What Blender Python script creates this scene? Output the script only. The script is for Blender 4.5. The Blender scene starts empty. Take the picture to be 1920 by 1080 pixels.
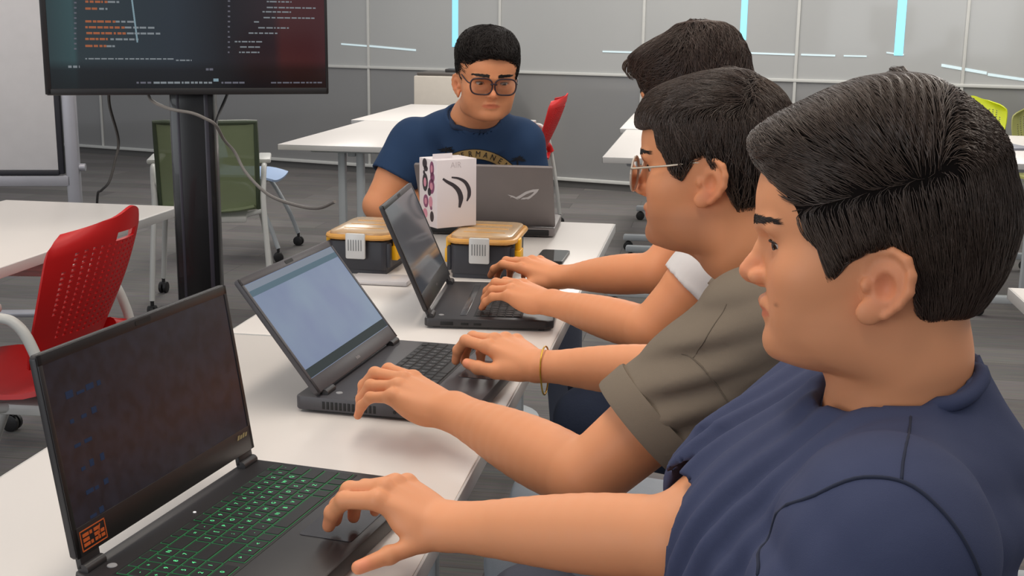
import bpy, bmesh, math, random
import numpy as np
from mathutils import Vector, Matrix, Euler

random.seed(7)
rng = np.random.default_rng(11)
SC = bpy.context.scene
COL = SC.collection
PI = math.pi

# ------------------------------------------------------------------ camera frame of the place
F_PX, CX, CY, CAM_H = 2300.0, 960.0, 540.0, 1.316
_y = np.array([385., 495., 2300.]); _y /= np.linalg.norm(_y)
_z = np.array([130., 10600., -2300.]); _z -= _y * np.dot(_y, _z); _z /= np.linalg.norm(_z)
_x = -np.cross(_y, _z)
CAM_M = np.stack([_x, _y, _z])

def make_camera():
    cd = bpy.data.cameras.new('camera'); co = bpy.data.objects.new('camera', cd); COL.objects.link(co)
    cd.sensor_width = 36.0; cd.lens = F_PX / 1920 * 36.0; cd.clip_start = 0.05; cd.clip_end = 100
    r, u, f = CAM_M[:, 0], CAM_M[:, 1], CAM_M[:, 2]
    m = Matrix(((r[0], u[0], -f[0], 0), (r[1], u[1], -f[1], 0), (r[2], u[2], -f[2], CAM_H), (0, 0, 0, 1)))
    co.matrix_world = m
    SC.camera = co

# ------------------------------------------------------------------ materials
def lin(c):
    return tuple((v / 255 / 12.92) if v / 255 <= 0.04045 else ((v / 255 + 0.055) / 1.055) ** 2.4 for v in c)

def nd(nt, t, **kw):
    n = nt.nodes.new(t)
    for k, v in kw.items():
        setattr(n, k, v)
    return n

MATS = {}
def mat(name, rgb, rough=0.5, metal=0.0, var=0.06, scale=18.0, bump=0.0, bscale=300.0, spec=0.5, emit=None, estr=0.0, trans=0.0, alpha=1.0, coat=0.0, sss=0.0, aniso=0.0, attr=None, stretch=None):
    if name in MATS:
        return MATS[name]
    m = bpy.data.materials.new(name); m.use_nodes = True
    nt = m.node_tree; b = nt.nodes['Principled BSDF']; L = nt.links.new
    tc = nd(nt, 'ShaderNodeTexCoord')
    mp = nd(nt, 'ShaderNodeMapping')
    if stretch: mp.inputs['Scale'].default_value = stretch
    L(tc.outputs['Object'], mp.inputs['Vector'])
    no = nd(nt, 'ShaderNodeTexNoise'); no.inputs['Scale'].default_value = scale; no.inputs['Detail'].default_value = 4
    L(mp.outputs[0], no.inputs['Vector'])
    c = lin(rgb)
    mx = nd(nt, 'ShaderNodeMix', data_type='RGBA')
    lo = tuple(max(0, v * (1 - var)) for v in c) + (1,); hi = tuple(min(1, v * (1 + var)) for v in c) + (1,)
    mx.inputs[6].default_value = lo; mx.inputs[7].default_value = hi
    L(no.outputs['Fac'], mx.inputs[0])
    src = mx.outputs[2]
    if attr:
        at = nd(nt, 'ShaderNodeAttribute', attribute_name=attr)
        m2 = nd(nt, 'ShaderNodeMix', data_type='RGBA', blend_type='MULTIPLY'); m2.inputs[0].default_value = 1.0
        L(mx.outputs[2], m2.inputs[6]); L(at.outputs['Color'], m2.inputs[7]); src = m2.outputs[2]
    L(src, b.inputs['Base Color'])
    b.inputs['Roughness'].default_value = rough; b.inputs['Metallic'].default_value = metal
    b.inputs['Specular IOR Level'].default_value = spec
    b.inputs['Coat Weight'].default_value = coat
    b.inputs['Transmission Weight'].default_value = trans
    b.inputs['Alpha'].default_value = alpha
    if aniso: b.inputs['Anisotropic'].default_value = aniso
    if sss:
        b.inputs['Subsurface Weight'].default_value = sss
        b.inputs['Subsurface Radius'].default_value = (1.0, 0.35, 0.2); b.inputs['Subsurface Scale'].default_value = 0.006
    if emit is not None:
        b.inputs['Emission Color'].default_value = lin(emit) + (1,); b.inputs['Emission Strength'].default_value = estr
    if bump:
        n2 = nd(nt, 'ShaderNodeTexNoise'); n2.inputs['Scale'].default_value = bscale; n2.inputs['Detail'].default_value = 3
        L(mp.outputs[0], n2.inputs['Vector'])
        bp = nd(nt, 'ShaderNodeBump'); bp.inputs['Strength'].default_value = bump; bp.inputs['Distance'].default_value = 0.002
        L(n2.outputs['Fac'], bp.inputs['Height']); L(bp.outputs['Normal'], b.inputs['Normal'])
    MATS[name] = m
    return m

# ------------------------------------------------------------------ mesh building
class MB:
    """collects shapes (vertices, faces, material index) into ONE mesh"""
    def __init__(s): s.v = []; s.f = []; s.mi = []; s.n = 0
    def add(s, V, F, mi=0):
        V = np.asarray(V, float).reshape(-1, 3)
        s.v.append(V); s.f += [[i + s.n for i in q] for q in F]; s.mi += [mi] * len(F); s.n += len(V)
        return s
    def box(s, lo, hi, bev=0.0, seg=2, mi=0, M=None):
        lo = np.array(lo, float); hi = np.array(hi, float)
        bm = bmesh.new(); bmesh.ops.create_cube(bm, size=1.0)
        for v in bm.verts: v.co = Vector([(lo[i] + hi[i]) / 2 + v.co[i] * (hi[i] - lo[i]) for i in range(3)])
        if bev > 0: bmesh.ops.bevel(bm, geom=bm.edges[:], offset=bev, segments=seg, profile=0.5, affect='EDGES', clamp_overlap=True)
        s.bm(bm, mi, M); return s
    def bm(s, bm, mi=0, M=None):
        bm.verts.index_update()
        V = np.array([v.co[:] for v in bm.verts]); F = [[v.index for v in f.verts] for f in bm.faces]
        if M is not None: V = tr(V, M)
        s.add(V, F, mi); bm.free(); return s
    def tube(s, pts, r, n=10, mi=0, cap=True, flat=None):
        V, F = tube_vf(pts, r, n, cap, flat); s.add(V, F, mi); return s
    def cyl(s, a, b, r, r2=None, n=20, mi=0):
        return s.tube([a, b], [r, r if r2 is None else r2], n, mi)
    def prism(s, poly, h0, h1, M=None, mi=0, bev=0.0):
        """2D outline (x,y) extruded from z=h0 to h1"""
        bm = bmesh.new(); vs = [bm.verts.new((p[0], p[1], h0)) for p in poly]
        f = bm.faces.new(vs); bm.normal_update()
        e = bmesh.ops.extrude_face_region(bm, geom=[f]); ev = [g for g in e['geom'] if isinstance(g, bmesh.types.BMVert)]
        for v in ev: v.co.z = h1
        bmesh.ops.recalc_face_normals(bm, faces=bm.faces[:])
        if bev > 0: bmesh.ops.bevel(bm, geom=bm.edges[:], offset=bev, segments=2, profile=0.5, affect='EDGES', clamp_overlap=True)
        return s.bm(bm, mi, M)
    def lathe(s, prof, n=24, M=None, mi=0):
        V = []; F = []; k = len(prof)
        for i in range(n):
            a = 2 * PI * i / n
            for r, z in prof: V.append((r * math.cos(a), r * math.sin(a), z))
        for i in range(n):
            for j in range(k - 1):
                F.append([i * k + j, ((i + 1) % n) * k + j, ((i + 1) % n) * k + j + 1, i * k + j + 1])
        V = np.array(V)
        if M is not None: V = tr(V, M)
        return s.add(V, F, mi)
    def grid(s, P, mi=0, thick=0.0, close=False):
        """P: (n,m,3) array of points -> sheet, optionally thickened along normals"""
        P = np.asarray(P, float); n, m, _ = P.shape
        du = np.gradient(P, axis=0); dv = np.gradient(P, axis=1); N = np.cross(du, dv); N /= np.linalg.norm(N, axis=2, keepdims=True) + 1e-12
        A = P.reshape(-1, 3)
        q = [[i * m + j, (i + 1) * m + j, (i + 1) * m + j + 1, i * m + j + 1] for i in range(n - 1) for j in range(m - 1)]
        if not thick: return s.add(A, q, mi)
        B = (P - N * thick).reshape(-1, 3); o = n * m
        F = q + [[o + k for k in reversed(f)] for f in q]
        rim = [i * m for i in range(n)] + [(n - 1) * m + j for j in range(1, m)] + [i * m + m - 1 for i in range(n - 2, -1, -1)] + [j for j in range(m - 2, 0, -1)]
        for a, b in zip(rim, rim[1:] + rim[:1]): F.append([b, a, o + a, o + b])
        return s.add(np.vstack([A, B]), F, mi)
    def build(s, name, mats, parent=None, smooth=True, world=False, angle=35):
        V = np.vstack(s.v)
        if parent is not None and world: V = tr(V, np.linalg.inv(root_m(parent)))
        return mesh_obj(name, V, s.f, mats, parent, smooth, s.mi, angle)

def tr(V, M):
    M = np.array(M, float); V = np.asarray(V, float)
    return V @ M[:3, :3].T + M[:3, 3]

def root_m(o):
    m = np.array(Matrix.LocRotScale(o.location, o.rotation_euler, o.scale))
    if o.parent: m = root_m(o.parent) @ m
    return m

def mesh_obj(name, V, F, mats, parent=None, smooth=True, mi=None, angle=35):
    me = bpy.data.meshes.new(name)
    V = np.asarray(V, np.float32)
    if isinstance(F, np.ndarray):
        k = F.shape[1]; nf = len(F)
        me.vertices.add(len(V)); me.vertices.foreach_set('co', V.ravel())
        me.loops.add(nf * k); me.loops.foreach_set('vertex_index', F.astype(np.int32).ravel())
        me.polygons.add(nf); me.polygons.foreach_set('loop_start', np.arange(0, nf * k, k, dtype=np.int32))
        me.update(calc_edges=True)
    else:
        me.from_pydata([tuple(map(float, v)) for v in V], [], F)
    if not isinstance(mats, (list, tuple)): mats = [mats]
    for m in mats: me.materials.append(m)
    if mi is not None and len(mats) > 1: me.polygons.foreach_set('material_index', np.array(mi, np.int32))
    if smooth:
        me.polygons.foreach_set('use_smooth', np.ones(len(me.polygons), bool))
        if angle < 180: me.set_sharp_from_angle(angle=math.radians(angle))
    me.update()
    o = bpy.data.objects.new(name, me); COL.objects.link(o)
    if parent is not None: o.parent = parent
    return o

def frame(t, up=None):
    t = t / (np.linalg.norm(t) + 1e-12)
    if up is None: up = np.array([0, 0, 1.]) if abs(t[2]) < 0.9 else np.array([1., 0, 0])
    a = np.cross(up, t); a /= np.linalg.norm(a) + 1e-12
    return a, np.cross(t, a)

def tube_vf(pts, r, n=10, cap=True, flat=None):
    P = np.asarray(pts, float); k = len(P)
    r = np.broadcast_to(np.asarray(r, float), (k,))
    T = np.gradient(P, axis=0) if k > 2 else np.array([P[1] - P[0]] * 2)
    V = []; a0 = None
    ang = 2 * PI * np.arange(n) / n
    for i in range(k):
        t = T[i] / (np.linalg.norm(T[i]) + 1e-12)
        if a0 is None: a, b = frame(t)
        else:
            a = a0 - t * np.dot(a0, t); a /= np.linalg.norm(a) + 1e-12; b = np.cross(t, a)
        a0 = a
        fl = 1.0 if flat is None else flat
        V.append(P[i] + r[i] * (np.cos(ang)[:, None] * a + fl * np.sin(ang)[:, None] * b))
    V = np.vstack(V)
    F = [[i * n + j, i * n + (j + 1) % n, (i + 1) * n + (j + 1) % n, (i + 1) * n + j] for i in range(k - 1) for j in range(n)]
    if cap: F += [list(range(n - 1, -1, -1)), [(k - 1) * n + j for j in range(n)]]
    return V, F

def spline(pts, n=8, closed=False):
    P = [np.array(p, float) for p in pts]; out = []
    k = len(P); rngk = range(k if closed else k - 1)
    for i in rngk:
        p0 = P[(i - 1) % k] if (closed or i > 0) else 2 * P[0] - P[1]
        p1, p2 = P[i], P[(i + 1) % k]
        p3 = P[(i + 2) % k] if (closed or i + 2 < k) else 2 * P[-1] - P[-2]
        for j in range(n):
            t = j / n
            out.append(0.5 * ((2 * p1) + (p2 - p0) * t + (2 * p0 - 5 * p1 + 4 * p2 - p3) * t * t + (3 * p1 - p0 - 3 * p2 + p3) * t ** 3))
    if not closed: out.append(P[-1])
    return np.array(out)

def rrect(w, h, r, n=5):
    out = []
    for cx, cy, a0 in ((w / 2 - r, h / 2 - r, 0), (-w / 2 + r, h / 2 - r, PI / 2), (-w / 2 + r, -h / 2 + r, PI), (w / 2 - r, -h / 2 + r, 1.5 * PI)):
        for i in range(n + 1):
            a = a0 + PI / 2 * i / n
            out.append((cx + r * math.cos(a), cy + r * math.sin(a)))
    return out

_tc = {}
def text_vf(txt, size=1.0, depth=0.0, align='CENTER'):
    key = (txt, size, depth, align)
    if key in _tc: return _tc[key]
    cu = bpy.data.curves.new('t', 'FONT'); cu.body = txt; cu.size = size; cu.extrude = depth; cu.align_x = align; cu.align_y = 'CENTER'; cu.resolution_u = 3
    o = bpy.data.objects.new('t', cu); COL.objects.link(o)
    me = o.to_mesh()
    V = np.array([v.co[:] for v in me.vertices]); F = [list(p.vertices) for p in me.polygons]
    o.to_mesh_clear(); bpy.data.objects.remove(o); bpy.data.curves.remove(cu)
    _tc[key] = (V, F)
    return V, F

# ------------------------------------------------------------------ things
def tag(o, label=None, cat=None, group=None, kind=None):
    if label: o['label'] = label
    if cat: o['category'] = cat
    if group: o['group'] = group
    if kind: o['kind'] = kind
    return o

def thing(name, label, cat, loc=(0, 0, 0), rz=0.0, group=None):
    o = bpy.data.objects.new(name, None); COL.objects.link(o)
    o.empty_display_size = 0.05
    o.location = loc; o.rotation_euler = (0, 0, rz)
    return tag(o, label, cat, group)

def dup(root, loc, rz, label=None, group=None):
    r = root.copy(); COL.objects.link(r); r.location = loc; r.rotation_euler = (0, 0, rz)
    if label: r['label'] = label
    if group: r['group'] = group
    def rec(src, dst):
        for ch in list(src.children):
            c = ch.copy(); COL.objects.link(c); c.parent = dst; rec(ch, c)
    rec(root, r)
    return r

def setlabel(o, t): o['label'] = t; return o
# ------------------------------------------------------------------ the room
def build_room():
    # carpet planks
    m = bpy.data.materials.new('carpet_planks'); m.use_nodes = True; nt = m.node_tree; L = nt.links.new; b = nt.nodes['Principled BSDF']
    tc = nd(nt, 'ShaderNodeTexCoord'); mp = nd(nt, 'ShaderNodeMapping'); mp.inputs['Rotation'].default_value = (0, 0, 0.0)
    L(tc.outputs['Object'], mp.inputs[0])
    br = nd(nt, 'ShaderNodeTexBrick'); br.inputs['Scale'].default_value = 1.0; br.inputs['Brick Width'].default_value = 1.0; br.inputs['Row Height'].default_value = 0.25
    br.inputs['Mortar Size'].default_value = 0.002
    br.inputs['Color1'].default_value = lin((116, 109, 105)) + (1,); br.inputs['Color2'].default_value = lin((98, 92, 89)) + (1,); br.inputs['Mortar'].default_value = lin((84, 80, 78)) + (1,)
    L(mp.outputs[0], br.inputs['Vector'])
    mp2 = nd(nt, 'ShaderNodeMapping'); mp2.inputs['Scale'].default_value = (1.5, 30, 1); L(tc.outputs['Object'], mp2.inputs[0])
    no = nd(nt, 'ShaderNodeTexNoise'); no.inputs['Scale'].default_value = 3.0; no.inputs['Detail'].default_value = 6; L(mp2.outputs[0], no.inputs['Vector'])
    n3 = nd(nt, 'ShaderNodeTexNoise'); n3.inputs['Scale'].default_value = 220.0; L(tc.outputs['Object'], n3.inputs['Vector'])
    mx = nd(nt, 'ShaderNodeMix', data_type='RGBA', blend_type='OVERLAY'); mx.inputs[0].default_value = 0.55
    L(br.outputs['Color'], mx.inputs[6]); L(no.outputs['Color'], mx.inputs[7])
    hs = nd(nt, 'ShaderNodeHueSaturation'); hs.inputs['Saturation'].default_value = 0.5; L(mx.outputs[2], hs.inputs['Color'])
    L(hs.outputs[0], b.inputs['Base Color']); b.inputs['Roughness'].default_value = 0.75; b.inputs['Specular IOR Level'].default_value = 0.25
    bp = nd(nt, 'ShaderNodeBump'); bp.inputs['Strength'].default_value = 0.35; bp.inputs['Distance'].default_value = 0.003
    L(n3.outputs['Fac'], bp.inputs['Height']); L(bp.outputs[0], b.inputs['Normal'])
    o = MB().box((-9, -3.2, -0.06), (6.5, 14.0, 0)).build('floor', m, smooth=False); tag(o, kind='structure')

    # glossy back wall of large grey panels, rotated a little about z
    ang = math.atan2(-0.27, 0.96)
    base = np.array([-3.26, 10.50, 0]); t = np.array([0.96, -0.27, 0]) / math.hypot(0.96, 0.27); nrm = np.array([-0.27, -0.96, 0]) / math.hypot(0.96, 0.27)
    W = np.eye(4); W[:3, 0] = t; W[:3, 1] = -nrm; W[:3, 2] = (0, 0, 1); W[:3, 3] = base
    hi = glass_mat('frosted_glass_upper', (176, 177, 176), 0.34)
    lo = glass_mat('glass_lower', (138, 138, 138), 0.16)
    white = mat('mullion_white', (206, 206, 202), 0.4)
    wl = MB(); wl.box((-4.5, 0.0, 0.08), (9.2, 0.05, 0.905), M=W, mi=1); wl.box((-4.5, 0.0, 0.925), (9.2, 0.05, 2.8), M=W, mi=0)
    o = wl.build('wall_back', [hi, lo], smooth=False); tag(o, kind='structure')
    def wpt(px, py):
        r = CAM_M @ np.array([px - CX, CY - py, F_PX]); c = np.array([0, 0, CAM_H]); q = np.dot(base - c, nrm) / np.dot(r, nrm)
        p = c + r * q - base; return np.dot(p, t), p[2]
    us = [wpt(x, y)[0] for x, y in ((190, 200), (395, 200), (690, 0), (938, 0), (1209, 0), (1500, 0), (1818, 0))]; us += [us[-1] + 1.2, us[-1] + 2.4, us[0] - 1.2]
    for i, u in enumerate(us):
        o = MB().box((u - 0.011, -0.012, 0.08), (u + 0.011, 0.0, 2.8), 0.002, M=W).build('trim_%d' % (i + 1), white); tag(o, kind='structure')
    for i, (z0, z1, d) in enumerate(((0.904, 0.926, 0.016), (0.055, 0.08, 0.03))):
        o = MB().box((-4.5, -d, z0), (9.2, 0.05, z1), 0.002, M=W).build('trim_%d' % (20 + i), white); tag(o, kind='structure')
    o = MB().box((-4.5, -0.006, 0.0), (9.2, 0.05, 0.055), M=W).build('baseboard_back', mat('base_dark', (96, 95, 94), 0.5), smooth=False); tag(o, kind='structure')
    # no openings: reflections of lights in the glossy panels, painted as thin glowing strips
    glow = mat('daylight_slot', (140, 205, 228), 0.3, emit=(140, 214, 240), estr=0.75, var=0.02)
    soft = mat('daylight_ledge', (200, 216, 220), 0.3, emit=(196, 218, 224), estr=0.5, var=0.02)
    k = 1
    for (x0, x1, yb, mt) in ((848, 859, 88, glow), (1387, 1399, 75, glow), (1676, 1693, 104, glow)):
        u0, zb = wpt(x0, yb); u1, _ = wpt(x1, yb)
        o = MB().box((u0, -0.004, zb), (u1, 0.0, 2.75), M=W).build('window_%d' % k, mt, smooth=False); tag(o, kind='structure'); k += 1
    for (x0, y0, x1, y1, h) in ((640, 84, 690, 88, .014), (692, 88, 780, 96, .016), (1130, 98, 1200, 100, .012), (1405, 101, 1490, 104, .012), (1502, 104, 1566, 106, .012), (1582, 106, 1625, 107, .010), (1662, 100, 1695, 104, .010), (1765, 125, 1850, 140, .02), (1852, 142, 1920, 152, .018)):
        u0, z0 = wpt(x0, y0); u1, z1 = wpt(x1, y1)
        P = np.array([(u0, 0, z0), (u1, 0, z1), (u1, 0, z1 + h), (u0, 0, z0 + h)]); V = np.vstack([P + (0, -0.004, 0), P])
        o = MB().add(tr(V, W), [[0, 1, 2, 3], [7, 6, 5, 4], [0, 4, 5, 1], [1, 5, 6, 2], [2, 6, 7, 3], [3, 7, 4, 0]]).build('trim_%d' % (30 + k), soft, smooth=False); tag(o, kind='structure'); k += 1  # level reflections painted as glow, numbered along with the real trims

def glass_mat(name, rgb, rough):
    m = mat(name, rgb, rough, var=0.10, scale=0.8, spec=0.6)
    nt = m.node_tree; b = nt.nodes['Principled BSDF']
    b.inputs['Coat Weight'].default_value = 0.35; b.inputs['Coat Roughness'].default_value = 0.06
    return m

def build_lights():
    def area(name, loc, rot, sx, sy, power, col):
        l = bpy.data.lights.new(name, 'AREA'); l.shape = 'RECTANGLE'; l.size = sx; l.size_y = sy; l.energy = power; l.color = col
        o = bpy.data.objects.new(name, l); COL.objects.link(o); o.location = loc; o.rotation_euler = rot
        return o
    warm = (1.0, 0.90, 0.78); cool = (0.92, 0.96, 1.0)
    area('ceiling_lamp', (-0.45, 1.7, 2.75), (0, 0, 0), 0.35, 3.2, 29, warm)
    area('ceiling_lamp', (1.4, 2.6, 2.75), (0, 0, 0), 0.35, 3.6, 32, warm)
    area('ceiling_lamp', (-2.4, 2.6, 2.75), (0, 0, 0), 0.35, 3.6, 26, warm)
    for x in (-2.6, -0.4, 1.8):
        area('ceiling_lamp', (x, 7.6, 2.75), (0, 0, 0), 0.4, 3.2, 52, (1.0, .95, .88))
    # daylight from the window side of the room behind the photographer
    area('window_daylight', (-3.5, -2.6, 1.7), (math.radians(75), 0, math.radians(-35)), 3.0, 1.8, 60, cool)
    w = bpy.data.worlds.new('room_light'); SC.world = w; w.use_nodes = True
    bg = w.node_tree.nodes['Background']; bg.inputs[0].default_value = (0.86, 0.88, 0.92, 1); bg.inputs[1].default_value = 0.42
    SC.view_settings.view_transform = 'Standard'; SC.view_settings.look = 'None'; SC.view_settings.gamma = 1.0; SC.view_settings.exposure = 0.0
    SC.view_settings.use_curve_mapping = False
# ------------------------------------------------------------------ furniture
def at_z(px, py, z):
    r = CAM_M @ np.array([px - CX, CY - py, F_PX]); return np.array([0, 0, CAM_H]) + r * ((z - CAM_H) / r[2])
def at_y(px, py, y):
    r = CAM_M @ np.array([px - CX, CY - py, F_PX]); return np.array([0, 0, CAM_H]) + r * (y / r[1])
def at_d(px, py, d):
    r = CAM_M @ np.array([px - CX, CY - py, F_PX]); return np.array([0, 0, CAM_H]) + r * (d / F_PX)

def furn_mats():
    mat('laminate', (226, 220, 215), 0.34, var=0.015, scale=3, spec=0.45, bump=0.02, bscale=900)
    mat('edge_band', (196, 194, 192), 0.45, var=0.02)
    mat('leg_paint', (176, 181, 184), 0.42, var=0.03)
    mat('leg_white', (196, 196, 192), 0.4, var=0.03)
    mat('caster_black', (26, 25, 26), 0.5)
    mat('red_plastic', (196, 20, 22), 0.42, var=0.04, spec=0.45)
    mat('green_plastic', (140, 152, 108), 0.5)
    mat('green_frame', (66, 76, 58), 0.5)
    mat('blue_plastic', (150, 172, 205), 0.45)
    mat('lime_plastic', (196, 205, 28), 0.45)
    mat('olive_plastic', (158, 158, 92), 0.5)
    mat('stand_black', (12, 11, 14), 0.3, coat=0.15)
    mat('stand_groove', (52, 50, 60), 0.35)
    mat('cable_black', (30, 29, 30), 0.5)
    mat('cable_grey', (120, 116, 112), 0.5)

def caster(mb, p, r=0.028, rz=0.0):
    c, s_ = math.cos(rz), math.sin(rz)
    for k in (-0.011, 0.011):
        a = np.array([p[0] - s_ * k, p[1] + c * k, r]); d = np.array([-s_, c, 0]) * 0.008
        mb.tube([a - d, a - d * .8, a + d * .8, a + d], [r * .86, r, r, r * .86], 18)
    mb.cyl((p[0], p[1], r * 1.2), (p[0], p[1], p[2]), 0.008)
    mb.box((p[0] - .016, p[1] - .012, r * 1.3), (p[0] + .016, p[1] + .012, r * 2.0), .004)

def make_table(label, x0, x1, y0, y1, group, z=0.73, ends=(0.16, 0.16), foot=0.27):
    cx, cy = (x0 + x1) / 2, (y0 + y1) / 2; w, l = x1 - x0, y1 - y0
    t = thing('training_table', label, 'table', (cx, cy, 0), 0, group)
    MB().box((-w / 2 + .003, -l / 2 + .003, z - .026), (w / 2 - .003, l / 2 - .003, z), .004).build('tabletop', MATS['laminate'], t)
    eb = MB()
    for a, b in (((-w / 2, -l / 2, z - .027), (w / 2, -l / 2 + .004, z - .0012)), ((-w / 2, l / 2 - .004, z - .027), (w / 2, l / 2, z - .0012)),
                 ((-w / 2, -l / 2, z - .027), (-w / 2 + .004, l / 2, z - .0012)), ((w / 2 - .004, -l / 2, z - .027), (w / 2, l / 2, z - .0012))):
        eb.box(a, b, .0015)
    eb.build('edge_band', MATS['edge_band'], t)
    for yy in (-l / 2 + ends[0], l / 2 - ends[1]):
        lg = MB(); lg.box((-.065, yy - .02, .07), (-.028, yy + .02, z - .05), .008); lg.box((.028, yy - .02, .07), (.065, yy + .02, z - .05), .008)
        lg.box((-foot, yy - .025, .062), (foot, yy + .025, .098), .010)
        lg.box((-.20, yy - .03, z - .055), (.20, yy + .03, z - .026), .006)
        leg = lg.build('leg', MATS['leg_paint'], t)
        for xx in (-foot + .03, foot - .03):
            cm = MB(); caster(cm, (xx, yy, .066)); cm.build('caster', MATS['caster_black'], leg)
    MB().box((-.02, -l / 2 + ends[0], z - .075), (.02, l / 2 - ends[1], z - .035), .006).build('crossbar', MATS['leg_paint'], t)
    return t

def back_shell(perf=True, arms=True):
    """plastic chair back with rows of see-through perforations and a hand hole, chair faces +x"""
    def P(u, v):      # u -1..1 across, v 0..1 up
        z = 0.525 + 0.335 * v - 0.035 * max(0, abs(u) - .55) * v * 1.2
        hw = 0.185 + 0.045 * math.sin(min(1, v * 1.15) * PI * .62) - (0.05 * max(0, (v - .86) / .14) ** 2)
        hw *= 1.0
        x = -0.185 - 0.135 * v ** 1.25 + 0.095 * abs(u) ** 1.9 * (0.55 + .45 * v) - .018 * math.sin(v * PI)
        if v > .9: z += .022 * math.exp(-(u / .3) ** 2) * (v - .9) / .1
        return (x, hw * u, z)
    def strips(lo, hi, n, holef):
        w = (hi - lo) / n; out = [lo]
        for i in range(n):
            out += [lo + (i + .5 - holef / 2) * w, lo + (i + .5 + holef / 2) * w]
        out.append(hi); return out
    us = [-1, -.95] + strips(-.86, .86, 17, .42) + [.95, 1]
    vs = [0, .07, .14] + strips(.2, .84, 17, .5) + [.9, .96, 1]
    bm = bmesh.new(); g = [[bm.verts.new(P(u, v)) for v in vs] for u in us]
    for i in range(len(us) - 1):
        for j in range(len(vs) - 1):
            um, vm = (us[i] + us[i + 1]) / 2, (vs[j] + vs[j + 1]) / 2
            hole = False
            if perf and 2 <= i < len(us) - 3 and 3 <= j < len(vs) - 4:
                ci, cj = (i - 2) % 2 == 1, (j - 3) % 2 == 1
                hole = ci and cj and (abs(um) < .85 - .25 * abs(vm - .55))
            if perf and abs(um) < .22 and .84 < vm < .92: hole = True
            if not hole: bm.faces.new((g[i][j], g[i + 1][j], g[i + 1][j + 1], g[i][j + 1]))
    bmesh.ops.recalc_face_normals(bm, faces=bm.faces[:])
    bmesh.ops.solidify(bm, geom=bm.faces[:], thickness=0.007)
    return bm

def make_chair(label, group, plastic, frame_m, arms=True, style='shell', name='mesh_back_chair', framed=None):
    t = thing(name, label, 'chair', (0, 0, 0), 0, group)
    if style == 'shell':
        MB().bm(back_shell(True)).build('backrest', plastic, t, angle=50)
        for s in (-1, 1):      # plastic sleeve that wraps the frame tube
            MB().tube(spline([(-.165, s * .17, .545), (-.172, s * .2, .535), (-.185, s * .225, .525), (-.20, s * .238, .49)], 5), [.022] * 15 + [.024], 12).build('frame_sleeve', plastic, t)
    else:
        P = np.array([[(-.20 - .10 * v + .04 * (u * u), .215 * u, .47 + .40 * v) for v in np.linspace(0, 1, 8)] for u in np.linspace(-1, 1, 11)])
        MB().grid(P, thick=.004).build('backrest', plastic, t)
        rim = [P[0, j] for j in range(8)] + [P[i, 7] for i in range(1, 11)] + [P[10, j] for j in range(6, -1, -1)]
        MB().tube(rim, .012, 8).build('back_frame', framed, t)
    # seat pan: waterfall front, raised sides
    n, m = 12, 12
    P = np.array([[((-.20 + .42 * i / (n - 1)), (.215 - .02 * (i / (n - 1) - .5) ** 2 * 4) * (-1 + 2 * j / (m - 1)),
                    .455 + .018 * abs(-1 + 2 * j / (m - 1)) ** 2.5 - .05 * max(0, i / (n - 1) - .72) ** 1.5 * 3.2 + .02 * max(0, .2 - i / (n - 1)) * 5) for j in range(m)] for i in range(n)])
    MB().grid(P, thick=.012).build('seat', plastic, t)
    MB().box((-.16, -.16, .405), (.14, .16, .435), .01).build('seat_frame', frame_m, t)
    for s in (-1, 1):
        pts = [(-.20, s * .238, .50), (-.235, s * .25, .30), (-.265, s * .262, .075)]
        if arms: pts = [(.15, s * .245, .66), (-.08, s * .245, .662), (-.145, s * .243, .645), (-.18, s * .24, .58)] + pts
        r = MB().tube(spline(pts, 6), .0125, 12).build('leg', frame_m, t)
        c = MB(); caster(c, (-.265, s * .262, .08), .027, .4 * s); c.build('caster', MATS['caster_black'], r)
        f = MB().tube(spline([(-.10, s * .12, .42), (.02, s * .2, .425), (.10, s * .222, .40), (.20, s * .245, .22), (.255, s * .26, .075)], 6), .0125, 12).build('leg', frame_m, t)
        c = MB(); caster(c, (.255, s * .262, .08), .027, -.3 * s); c.build('caster', MATS['caster_black'], f)
        if arms:
            MB().box((-.10, s * .245 - .03, .668), (.17, s * .245 + .03, .69), .008).build('armrest', frame_m, t)
    return t

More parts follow.
